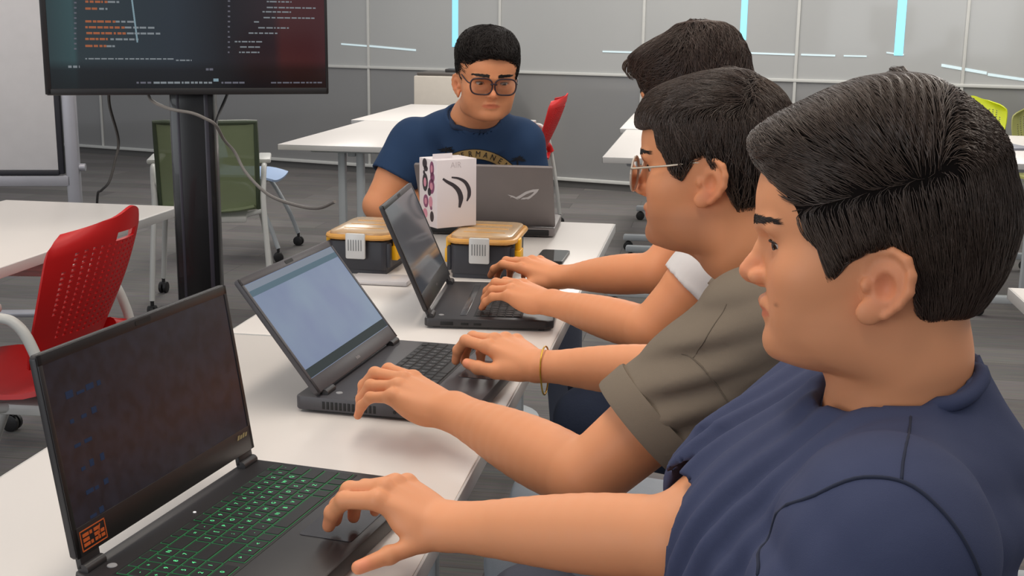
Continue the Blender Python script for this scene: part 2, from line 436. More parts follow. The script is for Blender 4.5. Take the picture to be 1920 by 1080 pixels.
def build_furniture():
    furn_mats()
    G = 'white training tables'
    make_table('white table in front with the black laptops with green keys and the blue-screen laptop', -.896, -.294, .65, 2.149, G)
    make_table('white table carrying the tool organizers, white box and phone', -.899, -.272, 2.153, 3.625, G)
    make_table('white table at far left behind the near red chair', -2.26, -1.655, 2.15, 3.645, G)
    make_table('white table at the left in the background behind the man in glasses facing us', -2.05, -1.45, 5.62, 7.12, G, ends=(.22, .16))
    make_table('white table farthest back at left, in front of the cream podium', -2.14, -1.54, 7.14, 8.62, G)
    make_table('white table in the background seen just left of the middle heads', -.48, .12, 5.47, 6.95, G)
    make_table('white table farthest back behind the heads in the middle', -.52, .08, 7.0, 8.5, G)
    make_table('white table at right edge beside the lime chair with a grey folder on it', 1.20, 1.80, 5.70, 7.2, G)
    make_table('white table corner at right edge behind the front man', .69, 1.29, 1.42, 2.92, G)
    make_table('white table at right whose long white foot shows behind the front man', 1.42, 2.02, 3.5, 5.02, G, foot=.46, ends=(.14, .14))
    lw = MATS['leg_white']; GC = 'rolling plastic chairs'
    red = make_chair('red perforated plastic chair with pale tube frame in the left foreground', GC, MATS['red_plastic'], lw)
    red.location = (-1.655, 2.66, 0); red.rotation_euler = (0, 0, PI + .05)
    dup(red, (-1.22, 7.7, 0), PI + .06, 'red chair in the background right of the man facing us', GC)
    st = thing('stool', 'black round stool under the man in glasses facing us', 'stool', (-.70, 3.88, 0), 0, 'black stools under the seated people')
    MB().lathe([(0, .425), (.15, .425), (.165, .415), (.165, .395), (.15, .385), (0, .385)], 28).build('seat', MATS['caster_black'], st)
    MB().cyl((0, 0, .05), (0, 0, .39), .028).build('column', MATS['leg_paint'], st)
    MB().lathe([(0, .05), (.03, .05), (.17, .02), (.175, 0), (0, 0)], 28).build('base', MATS['leg_paint'], st)
    dup(st, (.27, 1.066, 0), 0, 'black round stool under the front person in navy'); dup(st, (.21, 1.645, 0), 0, 'black round stool under the person in khaki'); dup(st, (.20, 2.30, 0), 0, 'black round stool under the person in white')
    g = make_chair('green mesh-back chair behind the screen stand', GC, mat('green_mesh', (128, 140, 104), .6, alpha=.74), MATS['leg_white'], style='mesh', framed=MATS['green_frame'])
    g.location = (-2.28, 5.36, 0); g.rotation_euler = (0, 0, PI / 2 + .34)
    b = make_chair('pale blue plastic chair partly hidden behind the green chair', GC, MATS['blue_plastic'], MATS['leg_paint'], arms=False)
    b.location = (-2.62, 6.6, 0); b.rotation_euler = (0, 0, .12)
    y = make_chair('lime yellow plastic chair beyond the table at right edge', GC, MATS['lime_plastic'], lw, arms=False)
    y.location = (1.56, 8.1, 0); y.rotation_euler = (0, 0, -PI / 2 - .3)
    o = make_chair('olive plastic chair beside the lime chair at right edge', GC, MATS['olive_plastic'], lw, arms=False)
    o.location = (2.0, 7.48, 0); o.rotation_euler = (0, 0, -PI / 2 + .2)
    # folder on the right table
    f = MB().box((-.11, -.15, .7305), (.11, .15, .742), .003).build('folder', mat('folder_grey', (128, 130, 140), .5)); f.location = (1.42, 6.45, 0); f.rotation_euler = (0, 0, .3)
    tag(f, 'flat grey folder lying on the white table at the right edge', 'folder')
    # cream podium
    t = thing('podium', 'cream podium with dark top standing by the glossy back wall', 'podium', (-1.97, 9.55, 0))
    MB().box((-.32, -.22, 0), (.32, .22, .90), .012).build('cabinet_body', mat('cream', (201, 193, 182), .5), t)
    MB().box((-.30, -.2, .90), (.32, .22, .925), .008).build('worktop', mat('podium_top', (92, 86, 82), .4), t)
    MB().box((-.10, -.1, .925), (.10, .05, .95), .006).build('control_panel', mat('podium_dark', (62, 60, 60), .4), t)

def build_tv():
    S = MATS['stand_black']
    K = .895; BL = np.array([-1.968 * K, 3.434 * K, CAM_H + (1.09 - CAM_H) * K]); t = np.array([.755, .371, 0]); W = .841 * K; t /= np.linalg.norm(t); n = np.array([t[1], -t[0], 0])
    H = .49 * K
    M = np.eye(4); M[:3, 0] = t; M[:3, 1] = -n; M[:3, 2] = (0, 0, 1); M[:3, 3] = BL
    ctr = BL + t * W / 2
    pole_c = at_d(367, 300, 3.79 * K + .135)[:2]
    r = thing('television', 'wall-size black television showing code on a floor stand', 'television', (ctr[0], ctr[1], 1.09), math.atan2(t[1], t[0]))
    L_ = np.linalg.inv(root_m(r)) @ M       # from screen coords to thing coords
    MB().box((0, 0, 0), (W, .035, H), .004, M=L_).box((.18, .03, .08), (W - .18, .06, H - .08), .01, M=L_).build('housing', mat('tv_black', (20, 19, 20), .35), r)
    MB().box((-.004, -.004, -.004), (.012, .02, H), .002, M=L_).box((W - .007, -.004, -.004), (W + .001, .02, H), .002, M=L_).box((0, -.004, -.006), (W, .02, .012), .002, M=L_).box((0, -.004, H - .01), (W, .02, H + .002), .002, M=L_).build('bezel', mat('tv_bezel', (30, 29, 31), .4), r)
    # glass with the desktop image; teal left and red right are painted reflections
    m = bpy.data.materials.new('tv_picture'); m.use_nodes = True; nt = m.node_tree; b = nt.nodes['Principled BSDF']; L = nt.links.new
    tc = nd(nt, 'ShaderNodeTexCoord'); sp = nd(nt, 'ShaderNodeSeparateXYZ'); L(tc.outputs['UV'], sp.inputs[0])
    cr = nd(nt, 'ShaderNodeValToRGB'); L(sp.outputs['X'], cr.inputs[0])
    e = cr.color_ramp.elements; e[0].position = 0; e[0].color = lin((44, 62, 66)) + (1,); e[1].position = 1; e[1].color = lin((70, 28, 32)) + (1,)
    for p, c in ((.10, (56, 84, 88)), (.115, (44, 58, 64)), (.45, (40, 50, 60)), (.62, (22, 23, 30)), (.80, (44, 30, 36)), (.83, (72, 32, 34))):
        k = e.new(p); k.color = lin(c) + (1,)
    cr2 = nd(nt, 'ShaderNodeValToRGB'); L(sp.outputs['Y'], cr2.inputs[0]); e2 = cr2.color_ramp.elements
    e2[0].position = .05; e2[0].color = (.12, .12, .13, 1); e2[1].position = 1; e2[1].color = (1, 1, 1, 1)
    k = e2.new(.14); k.color = (.22, .2, .22, 1); k = e2.new(.20); k.color = (.8, .8, .8, 1)
    mx = nd(nt, 'ShaderNodeMix', data_type='RGBA', blend_type='MULTIPLY'); mx.inputs[0].default_value = 1; L(cr.outputs[0], mx.inputs[6]); L(cr2.outputs[0], mx.inputs[7])
    b.inputs['Base Color'].default_value = (.006, .006, .007, 1); b.inputs['Roughness'].default_value = .12; L(mx.outputs[2], b.inputs['Emission Color']); b.inputs['Emission Strength'].default_value = 0.8
    P = np.array([(.012, -.0022, .012), (W - .007, -.0022, .012), (W - .007, -.0022, H - .01), (.012, -.0022, H - .01)])
    scr = MB().box((.012, -.002, .012), (W - .007, .005, H - .01), M=L_).add(tr(P, L_), [[0, 1, 2, 3]]).build('screen', m, r, smooth=False)
    me = scr.data; uv = me.uv_layers.new(name='UVMap'); inv = np.linalg.inv(L_)
    for lp in me.loops:
        q = tr(np.array([me.vertices[lp.vertex_index].co[:]]), inv)[0]; uv.data[lp.index].uv = (q[0] / W, q[2] / H)
    # lines of code: rows of short glowing words
    def pix(px, py):          # pixel of the photographed screen -> screen plane coords
        r_ = CAM_M @ np.array([px - CX, CY - py, F_PX]); c = np.array([0, 0, CAM_H]); p = c + r_ * (np.dot(BL - c, n) / np.dot(r_, n)) - BL
        return np.dot(p, t), p[2]
    words = {'o': [], 'w': [], 'b': [], 'd': []}
    rr = random.Random(3)
    def row(px0, py0, px1, key, h=.0048, step=.012):
        u0, v0 = pix(px0, py0); u1, _ = pix(px1, py0); u = u0
        while u < u1:
            w = min(rr.uniform(.35, 1.6) * step, u1 - u + .002); words[key].append((u, v0, w, h)); u += w + rr.uniform(.002, .0045)
    for (y, a, bq, c) in ((3, 160, 200, 222), (16, 160, 184, 200), (40, 160, 215, 250), (51, 160, 232, 288), (62, 162, 236, 302), (73, 160, 205, 258), (86, 160, 198, 214)):
        row(a, y, bq, 'o', .0058); row(bq + 2, y + .5, c, 'w', .005)
    for (y, a, c) in ((110, 160, 325), (113, 330, 358)): row(a, y, c, 'w', .0035)
    for (y, a, c) in ((14, 500, 590), (22, 492, 548), (33, 494, 588), (41, 476, 484), (52, 484, 540), (62, 466, 520), (88, 450, 486), (98, 448, 486), (3, 500, 545), (78, 440, 492)): row(a, y, c, 'w', .0036)
    for i in range(10): row(139, 5 + i * 9.6, 142, 'd', .004)
    for i in range(11): row(427, 2 + i * 9.6, 430, 'd', .004)
    row(256, 155, 282, 'd', .005); row(288, 155, 378, 'w', .0055); row(382, 155, 398, 'w', .005); row(415, 155, 458, 'd', .005); row(508, 155, 602, 'd', .004)
    row(128, 125, 148, 'w', .006); row(386, 130, 398, 'd', .006)
    for py in range(0, 80, 4):       # thin bright pane divider
        words['b'].append((*pix(246 + py * .13, py), .004, .010))
    for i in range(10): words['b'].append((*pix(400 + i * .6, 150), .006, .008))
    cols = {'o': ('code_orange', (188, 112, 78)), 'w': ('code_white', (150, 158, 164)), 'b': ('code_blue', (150, 178, 190)), 'd': ('code_dim', (118, 118, 130))}
    for k, ws in words.items():
        mb = MB()
        for (u, v, w, h) in ws: mb.box((u, -.0034, v - h / 2), (u + w, -.0024, v + h / 2), M=L_)
        mb.build('code_text', mat(cols[k][0], (12, 12, 12), .6, emit=cols[k][1], estr=.6, var=0, spec=.1), r, smooth=False)
    # stand
    s = thing('screen_stand', 'tall black column stand holding the television', 'stand', (pole_c[0], pole_c[1], 0), math.atan2(t[1], t[0]) - .18)
    w = .0625
    MB().box((-w, -.04, .03), (w, .04, 1.32), .010).build('column', S, s)
    g = MB()
    for x, ww in ((-.038, .004), (.04, .006)): g.box((x - ww, -.0412, .05), (x + ww, -.038, 1.27), .001)
    g.build('column_groove', MATS['stand_groove'], s)
    MB().box((-.15, -.28, .008), (.22, .20, .03), .006).build('base_plate', S, s)
    MB().box((-.2, -.052, 1.16), (.2, -.038, 1.30), .004).build('mount_bracket', S, s)
    # cables
    def cable(name, label, pts, m, r_=.0042):
        P = [at_d(x, y, d * K) for x, y, d in pts]
        c = MB().tube(spline(P, 8), r_, 8).build(name, m); tag(c, label, 'cable'); return c
    cable('power_cable', 'dark cable hanging from the television down the left to the floor outlet', [(204, 165, 3.80), (206, 200, 3.85), (222, 262, 3.95), (216, 300, 4.1), (205, 340, 4.3), (190, 357, 4.5), (183, 366, 4.6), (181, 420, 5.0)], MATS['cable_black'])
    cable('video_cable', 'grey cable drooping under the television across the stand column', [(276, 168, 3.80), (284, 188, 3.78), (318, 204, 3.75), (360, 212, 3.75), (384, 222, 3.76), (404, 234, 3.78), (420, 262, 3.86), (440, 285, 3.9), (462, 325, 3.9), (505, 366, 3.85), (560, 386, 3.75), (598, 390, 3.65), (628, 378, 3.55)], MATS['cable_grey'], .0046)
    cable('network_cable', 'short dark cable slanting from the television to the stand column', [(430, 165, 3.92), (424, 182, 3.9), (412, 210, 3.86), (404, 232, 3.80)], MATS['cable_black'])

def build_whiteboard():
    t = np.array([.966, .26, 0]); c = at_d(113, 318, 4.6)
    rz = math.atan2(.26, .966)
    o = thing('whiteboard', 'rolling whiteboard on a silver frame at the left edge', 'whiteboard', (c[0] - t[0] * .6, c[1] - t[1] * .6, 0), rz)
    z0 = .752
    MB().box((-.6, -.012, z0), (.597, .012, 1.75), .003).build('board', mat('board_white', (214, 212, 214), .35), o)
    for a, b in ((.597, .617), (-.62, -.6)): MB().box((a, -.014, z0 - .015), (b, .014, 1.76), .003).build('side_trim', mat('trim_dark', (40, 40, 48), .5), o)
    MB().box((-.62, -.02, z0 - .018), (.60, .014, z0), .003).build('bottom_trim', mat('trim_dark', (40, 40, 48), .5), o)
    sv = mat('silver_frame', (168, 168, 176), .38, metal=.25)
    MB().box((-.62, -.02, z0 - .06), (.64, .012, z0 - .02), .004).build('pen_tray', sv, o)
    for s in (-1, 1):
        x = s * .648
        lg = MB().box((x - .024, -.02, .09), (x + .024, .02, 1.8), .008).box((x - .025, -.28, .06), (x + .025, .28, .10), .008).build('leg', sv, o)
        MB().cyl((x + s * .02, 0, z0 + .01), (x + s * .045, 0, z0 + .01), .014).build('hinge_knob', sv, o)
        for yy in (-.25, .25):
            cm = MB(); caster(cm, (x, yy, .066)); cm.build('caster', MATS['caster_black'], lg)
    MB().cyl((-.64, 0, .2), (.64, 0, .2), .015).build('crossbar', sv, o)
# ------------------------------------------------------------------ laptops and things on the tables
def mark(n, h, slant=.25):
    """a small maker's mark too small to read: a few slanted strokes"""
    V = []; F = []
    for i in range(n):
        x = (i - n / 2) * h * .8; b = len(V)
        V += [(x, -h / 2, 0), (x + h * .6, -h / 2, 0), (x + h * (.6 + slant), h * (.5 - .18 * (i % 2)), 0), (x + h * slant, h * (.5 - .18 * (i % 2)), 0)]; F.append([b, b + 1, b + 2, b + 3])
    return np.array(V), F

ROWS = [
    [('', 1)] * 1 + [('', .35)] + [('', 1)] * 4 + [('', .35)] + [('', 1)] * 4 + [('', .35)] + [('', 1)] * 4 + [('', 1)] * 3,
    [(c, 1) for c in '`1234567890-='] + [('', 1.9)] + [(c, 1) for c in 'N/*-'],
    [('', 1.45)] + [(c, 1) for c in 'QWERTYUIOP[]'] + [('', 1.45)] + [(c, 1) for c in '789+'],
    [('', 1.75)] + [(c, 1) for c in "ASDFGHJKL;'"] + [('', 2.15)] + [(c, 1) for c in '456'],
    [('', 2.2)] + [(c, 1) for c in 'ZXCVBNM,./'] + [('', 2.7)] + [(c, 1) for c in '123'],
    [('', 1.2), ('', 1), ('', 1.1), ('', 1.1), ('', 5.2), ('', 1.1), ('', 1.0), ('<', 1), ('v', 1), ('>', 1), ('', .5), ('0', 2), ('.', 1)],
]
GAPS = {(0, 1), (0, 6), (0, 11), (5, 10)}

def make_laptop(label, loc, rz, w, xb, xf, th, L, lean, style, group=None):
    t = thing('laptop', label, 'laptop', (loc[0], loc[1], .73), rz, group)
    dk = mat('laptop_black', (40, 38, 40), .42, var=.04, bump=.03, bscale=1500)
    dk2 = mat('laptop_grey', (66, 64, 68), .45, var=.04)
    key_m = mat('key_black', (24, 24, 26), .5)
    body = {'green': dk, 'blue': dk2, 'grey': mat('laptop_charcoal', (52, 50, 52), .4, var=.04), 'lid': mat('lid_grey', (124, 117, 116), .45, metal=.1)}[style]
    bm_ = MB(); bm_.prism([(xb, -w / 2 + .006), (xb + .006, -w / 2), (xf - .012, -w / 2), (xf, -w / 2 + .012), (xf, w / 2 - .012), (xf - .012, w / 2), (xb + .006, w / 2), (xb, w / 2 - .006)], .004, th, bev=.003)
    for yy in (-w / 2 + .03, w / 2 - .03):
        bm_.box((xb + .015, yy - .015, 0), (xb + .03, yy + .015, .006), .001).box((xf - .03, yy - .02, 0), (xf - .018, yy + .02, .006), .001)
    bm_.build('base', body, t)
    if style == 'blue':
        v = MB()
        for i in range(13): v.box((.002 + i * .0068, -w / 2 - .0006, .008), (.0062 + i * .0068, -w / 2 + .004, th - .006), .0004)
        v.cyl((.118, -w / 2 - .0006, .013), (.118, -w / 2 + .004, .013), .0028).cyl((.128, -w / 2 - .0006, .013), (.128, -w / 2 + .004, .013), .0022)
        v.build('side_vent', mat('vent_dark', (10, 10, 11), .6), t)
    if style == 'green' or style == 'grey':
        v = MB().box((.06, -w / 2 - .0006, .009), (.075, -w / 2 + .004, .0135), .0004).box((.085, -w / 2 - .0006, .009), (.10, -w / 2 + .004, .0135), .0004).box((.02, -w / 2 - .0006, .008), (.045, -w / 2 + .004, .015), .0004)
        v.build('side_port', mat('vent_dark', (10, 10, 11), .6), t)
    # keyboard
    kx0, kx1 = {'green': (.034, .147), 'blue': (.052, .150), 'grey': (.085, .175), 'lid': (.05, .14)}[style]
    kw = w - (.026 if style != 'grey' else .05)
    glow = mat('key_well', (20, 20, 22), .6)
    kb = MB().box((kx0 - .003, -kw / 2 - .002, th - .003), (kx1 + .003, kw / 2 + .002, th + .0006), .0008).build('keyboard', glow, t)
    leg_m = mat('legend_green', (90, 220, 140), .5, emit=(90, 235, 150), estr=.75) if style == 'green' else mat('legend_grey', (150, 150, 152), .5)
    glow_m = mat('key_light', (20, 50, 30), .5, emit=(46, 190, 104), estr=.34) if style == 'green' else glow
    nr = len(ROWS); ph = (kx1 - kx0) / (nr - .35)
    cache = {}
    x = kx0
    if style != 'lid':
        for ri, row in enumerate(ROWS):
            h = ph * (.65 if ri == 0 else 1.0); tot = sum(k[1] for k in row); u = kw / tot; y = kw / 2
            for ki, (ch, ku) in enumerate(row):
                kwid = ku * u
                if (ri, ki) in GAPS: y -= kwid; continue
                key = (ch, round(kwid, 4), round(h, 4))
                gap = .0011
                if key not in cache:
                    mb = MB(); a, b = h / 2 - gap, kwid / 2 - gap
                    top = .0014
                    V = [(-a, -b, 0), (a, -b, 0), (a, b, 0), (-a, b, 0)] + [(-a + .0008, -b + .0008, top), (a - .0008, -b + .0008, top), (a - .0008, b - .0008, top), (-a + .0008, b - .0008, top)]
                    mb.add(V, [[3, 2, 1, 0], [4, 5, 6, 7], [0, 1, 5, 4], [1, 2, 6, 5], [2, 3, 7, 6], [3, 0, 4, 7]], 0)
                    e = .0007
                    mb.add([(-a - e, -b - e, .0004), (a + e, -b - e, .0004), (a + e, b + e, .0004), (-a - e, b + e, .0004)], [[0, 1, 2, 3]], 2)
                    if ch:
                        TV, TF = text_vf(ch, .0075); TV = np.column_stack([-TV[:, 1], TV[:, 0], TV[:, 2] + top + .00015]); mb.add(TV, TF, 1)
                    o = mb.build('key', [key_m, leg_m, glow_m], kb, smooth=False); cache[key] = o
                else:
                    o = cache[key].copy(); COL.objects.link(o); o.parent = kb
                o.location = (x + h / 2, y - kwid / 2, th + .0006)
                y -= kwid
            x += h
    # touchpad, power button
    tx0, tx1 = (kx1 + .018, xf - .012)
    if style != 'lid':
        MB().prism([(tx0 + (a + .5) * (tx1 - tx0), .035 + b) for a, b in [(q[0] / (tx1 - tx0), q[1]) for q in rrect(tx1 - tx0, .105, .004)]], th, th + .0006).build('touchpad', mat('touchpad', (46, 44, 48), .22), t)
        MB().lathe([(0, th + .0008), (.005, th + .0008), (.0055, th)], 20, M=np.array(Matrix.Translation((.018, -w / 2 + .03, 0)))).build('power_button', mat('legend_grey', (150, 150, 152), .5), t)
        if style == 'green':
            MB().box((kx1 + .030, .115, th), (kx1 + .033, .123, th + .0005)).build('sticker', mat('sticker_white', (225, 225, 225), .5), t)
            MB().lathe([(0, th + .0006), (.0018, th + .0006), (.002, th)], 12, M=np.array(Matrix.Translation((.022, .0, 0)))).build('status_light', mat('status_white', (230, 230, 230), .4, emit=(230, 230, 230), estr=.5), t)
        if style == 'grey':
            MB().box((.055, -w / 2 + .03, th), (.068, w / 2 - .04, th + .001), .0004).build('vent_strip', mat('vent_gloss', (70, 70, 72), .2), t)
    # lid: coordinates (across, along, outward)
    th_l = .008
    M = np.eye(4); ca, sa = math.cos(lean), math.sin(lean)
    M[:3, 0] = (0, 1, 0); M[:3, 1] = (-sa, 0, ca); M[:3, 2] = (ca, 0, sa)     # across=y, along lid, outward normal toward the user
    M[:3, 3] = (0, 0, th + .002)
    s0 = .013 if style in ('green', 'grey') else .004
    hw = w / 2
    MB().prism([(-hw + .004, s0), (hw - .004, s0), (hw, s0 + .004), (hw, L - .004), (hw - .004, L), (-hw + .004, L), (-hw, L - .004), (-hw, s0 + .004)], -th_l, 0, M=M, bev=.0012).build('lid', body, t)
    if style == 'lid':
        return t, M
    # bezel recess and panel
    bz = .0075; bt = {'green': .012, 'blue': .013, 'grey': .010}[style]; bb = {'green': .032, 'blue': .026, 'grey': .034}[style]
    inset = MB().prism([(-hw + bz, s0 + bb), (hw - bz, s0 + bb), (hw - bz, L - bt), (-hw + bz, L - bt)], -.001, .0004, M=M)
    inset.build('screen', screen_mat(style, w, s0 + bb, L - bt, M), t, smooth=False)
    rim = MB()
    for a, b in (((-hw + .001, L - bt, 0), (hw - .001, L - .001, .0012)), ((-hw + .001, s0 + .001, 0), (hw - .001, s0 + bb, .0012)), ((-hw + .001, s0 + .001, 0), (-hw + bz, L - .001, .0012)), ((hw - bz, s0 + .001, 0), (hw - .001, L - .001, .0012))):
        rim.box(a, b, .0004, M=M)
    rim.build('bezel', mat('bezel_black', (30, 28, 30), .38) if style != 'blue' else mat('bezel_grey', (62, 58, 62), .42), t)
    MB().prism(rrect(.03, .006, .002), 0, 0.0016, M=M @ np.array(Matrix.Translation((0, L - bt / 2, 0)))).build('webcam', mat('vent_dark', (10, 10, 11), .6), t)
    for sy in (-1, 1):
        yy = sy * (hw - (.022 if style != 'blue' else .03))
        hg = MB().cyl((0.0, yy - .016, th + .002), (0.0, yy + .016, th + .002), .0062)
        hg.box((yy - .016, .001, -th_l + .001), (yy + .016, s0 + .004, -.0005), .001, M=M)
        hg.build('hinge', dk, t)
    if style == 'green':      # orange badge and a small gold mark
        b = MB(); u0, u1, v0, v1 = -hw + .010, -hw + .052, s0 + .005, s0 + .027
        z = .0016
        for a, c in (((u0, v0, 0), (u1, v0 + .0012, z)), ((u0, v1 - .0012, 0), (u1, v1, z)), ((u0, v0, 0), (u0 + .0012, v1, z)), ((u1 - .0012, v0, 0), (u1, v1, z))): b.box(a, c, M=M)
        for i, (a, ww) in enumerate(((.004, .010), (.0155, .004), (.0225, .009), (.033, .006))):
            for j in range(3):
                if (i, j) in ((1, 1), (3, 2)): continue
                b.box((u0 + a, v0 + .004 + j * .0052, 0), (u0 + a + ww, v0 + .0075 + j * .0052, z), M=M)
        b.add(tr(np.array([(u0 + .026, v0 + .004, z), (u0 + .028, v0 + .004, z), (u0 + .034, v0 + .019, z), (u0 + .032, v0 + .019, z)]), M), [[0, 1, 2, 3]])
        o = b.build('badge', mat('badge_orange', (196, 92, 40), .45), t, smooth=False); o['label'] = 'small orange outlined badge'
        rr = random.Random(5); ui = MB()
        for i in range(6):
            for j in range(rr.randint(2, 5)):
                u = -hw + .03 + j * .017 + rr.uniform(0, .004); v = L - .055 - i * .026
                ui.box((u, v, .0002), (u + rr.uniform(.005, .013), v + rr.uniform(.003, .008), .0007), M=M)
        ui.build('screen_icons', mat('ui_dim', (8, 8, 8), .5, emit=(40, 52, 76), estr=.6, spec=.1), t, smooth=False)
        V, F = mark(4, .0055); V = np.column_stack([V[:, 0] * 1.4 + V[:, 1] * .25 + hw - .025, V[:, 1] + s0 + bb - .008, V[:, 2] + .0016])
        MB().add(tr(V, M), F).build('emblem', mat('emblem_gold', (160, 152, 110), .4, metal=.4), t, smooth=False)
    if style == 'blue':
        V, F = mark(4, .005, 0); V = np.column_stack([V[:, 0], V[:, 1] + s0 + bb * .45, V[:, 2] + .0016])
        MB().add(tr(V, M), F).build('emblem', mat('emblem_dim', (120, 112, 114), .4), t, smooth=False)
        for k, (vv, hh) in enumerate(((L - bt - .006, .010),)):
            MB().box((-hw + bz + .001, L - bt - .012, 0), (hw - bz - .001, L - bt - .001, .0006), M=M).build('title_bar', mat('ui_grey', (10, 10, 10), .5, emit=(128, 138, 152), estr=.85, spec=.1), t, smooth=False)
            MB().box((-hw + bz + .001, L - bt - .022, 0), (hw - bz - .001, L - bt - .012, .0006), M=M).build('tool_bar', mat('ui_teal', (10, 10, 10), .5, emit=(84, 108, 122), estr=.85, spec=.1), t, smooth=False)
            MB().box((-hw + bz + .001, s0 + bb + .0008, 0), (hw - bz - .001, s0 + bb + .016, .0006), M=M).build('task_bar', mat('ui_dark', (10, 10, 10), .5, emit=(44, 54, 56), estr=.8, spec=.1), t, smooth=False)
    if style == 'grey':
        V, F = mark(4, .0045, 0); V = np.column_stack([V[:, 0], V[:, 1] + s0 + bb * .5, V[:, 2] + .0016])
        MB().add(tr(V, M), F).build('emblem', mat('emblem_dim', (120, 112, 114), .4), t, smooth=False)
    return t, M

def screen_mat(style, w, v0, v1, M):
    m = bpy.data.materials.new('laptop_screen_' + style); m.use_nodes = True; nt = m.node_tree; b = nt.nodes['Principled BSDF']; L = nt.links.new
    tc = nd(nt, 'ShaderNodeTexCoord'); no = nd(nt, 'ShaderNodeTexNoise'); no.inputs['Scale'].default_value = 9 if style != 'green' else 60; L(tc.outputs['Object'], no.inputs['Vector'])
    cr = nd(nt, 'ShaderNodeValToRGB'); e = cr.color_ramp.elements
    c0, c1 = {'green': ((30, 24, 30), (38, 36, 46)), 'blue': ((112, 126, 158), (122, 140, 164)), 'grey': ((70, 74, 82), (80, 84, 90))}[style]
    e[0].position, e[1].position = .35, .65; e[0].color = lin(c0) + (1,); e[1].color = lin(c1) + (1,)
    L(no.outputs['Fac'], cr.inputs[0]); L(cr.outputs[0], b.inputs['Emission Color'])
    b.inputs['Emission Strength'].default_value = {'green': .55, 'blue': .82, 'grey': .5}[style]
    b.inputs['Base Color'].default_value = (.008, .008, .009, 1); b.inputs['Roughness'].default_value = {'green': .28, 'blue': .35, 'grey': .10}[style]; b.inputs['Specular IOR Level'].default_value = {'green': .4, 'blue': .12, 'grey': .5}[style]
    return m

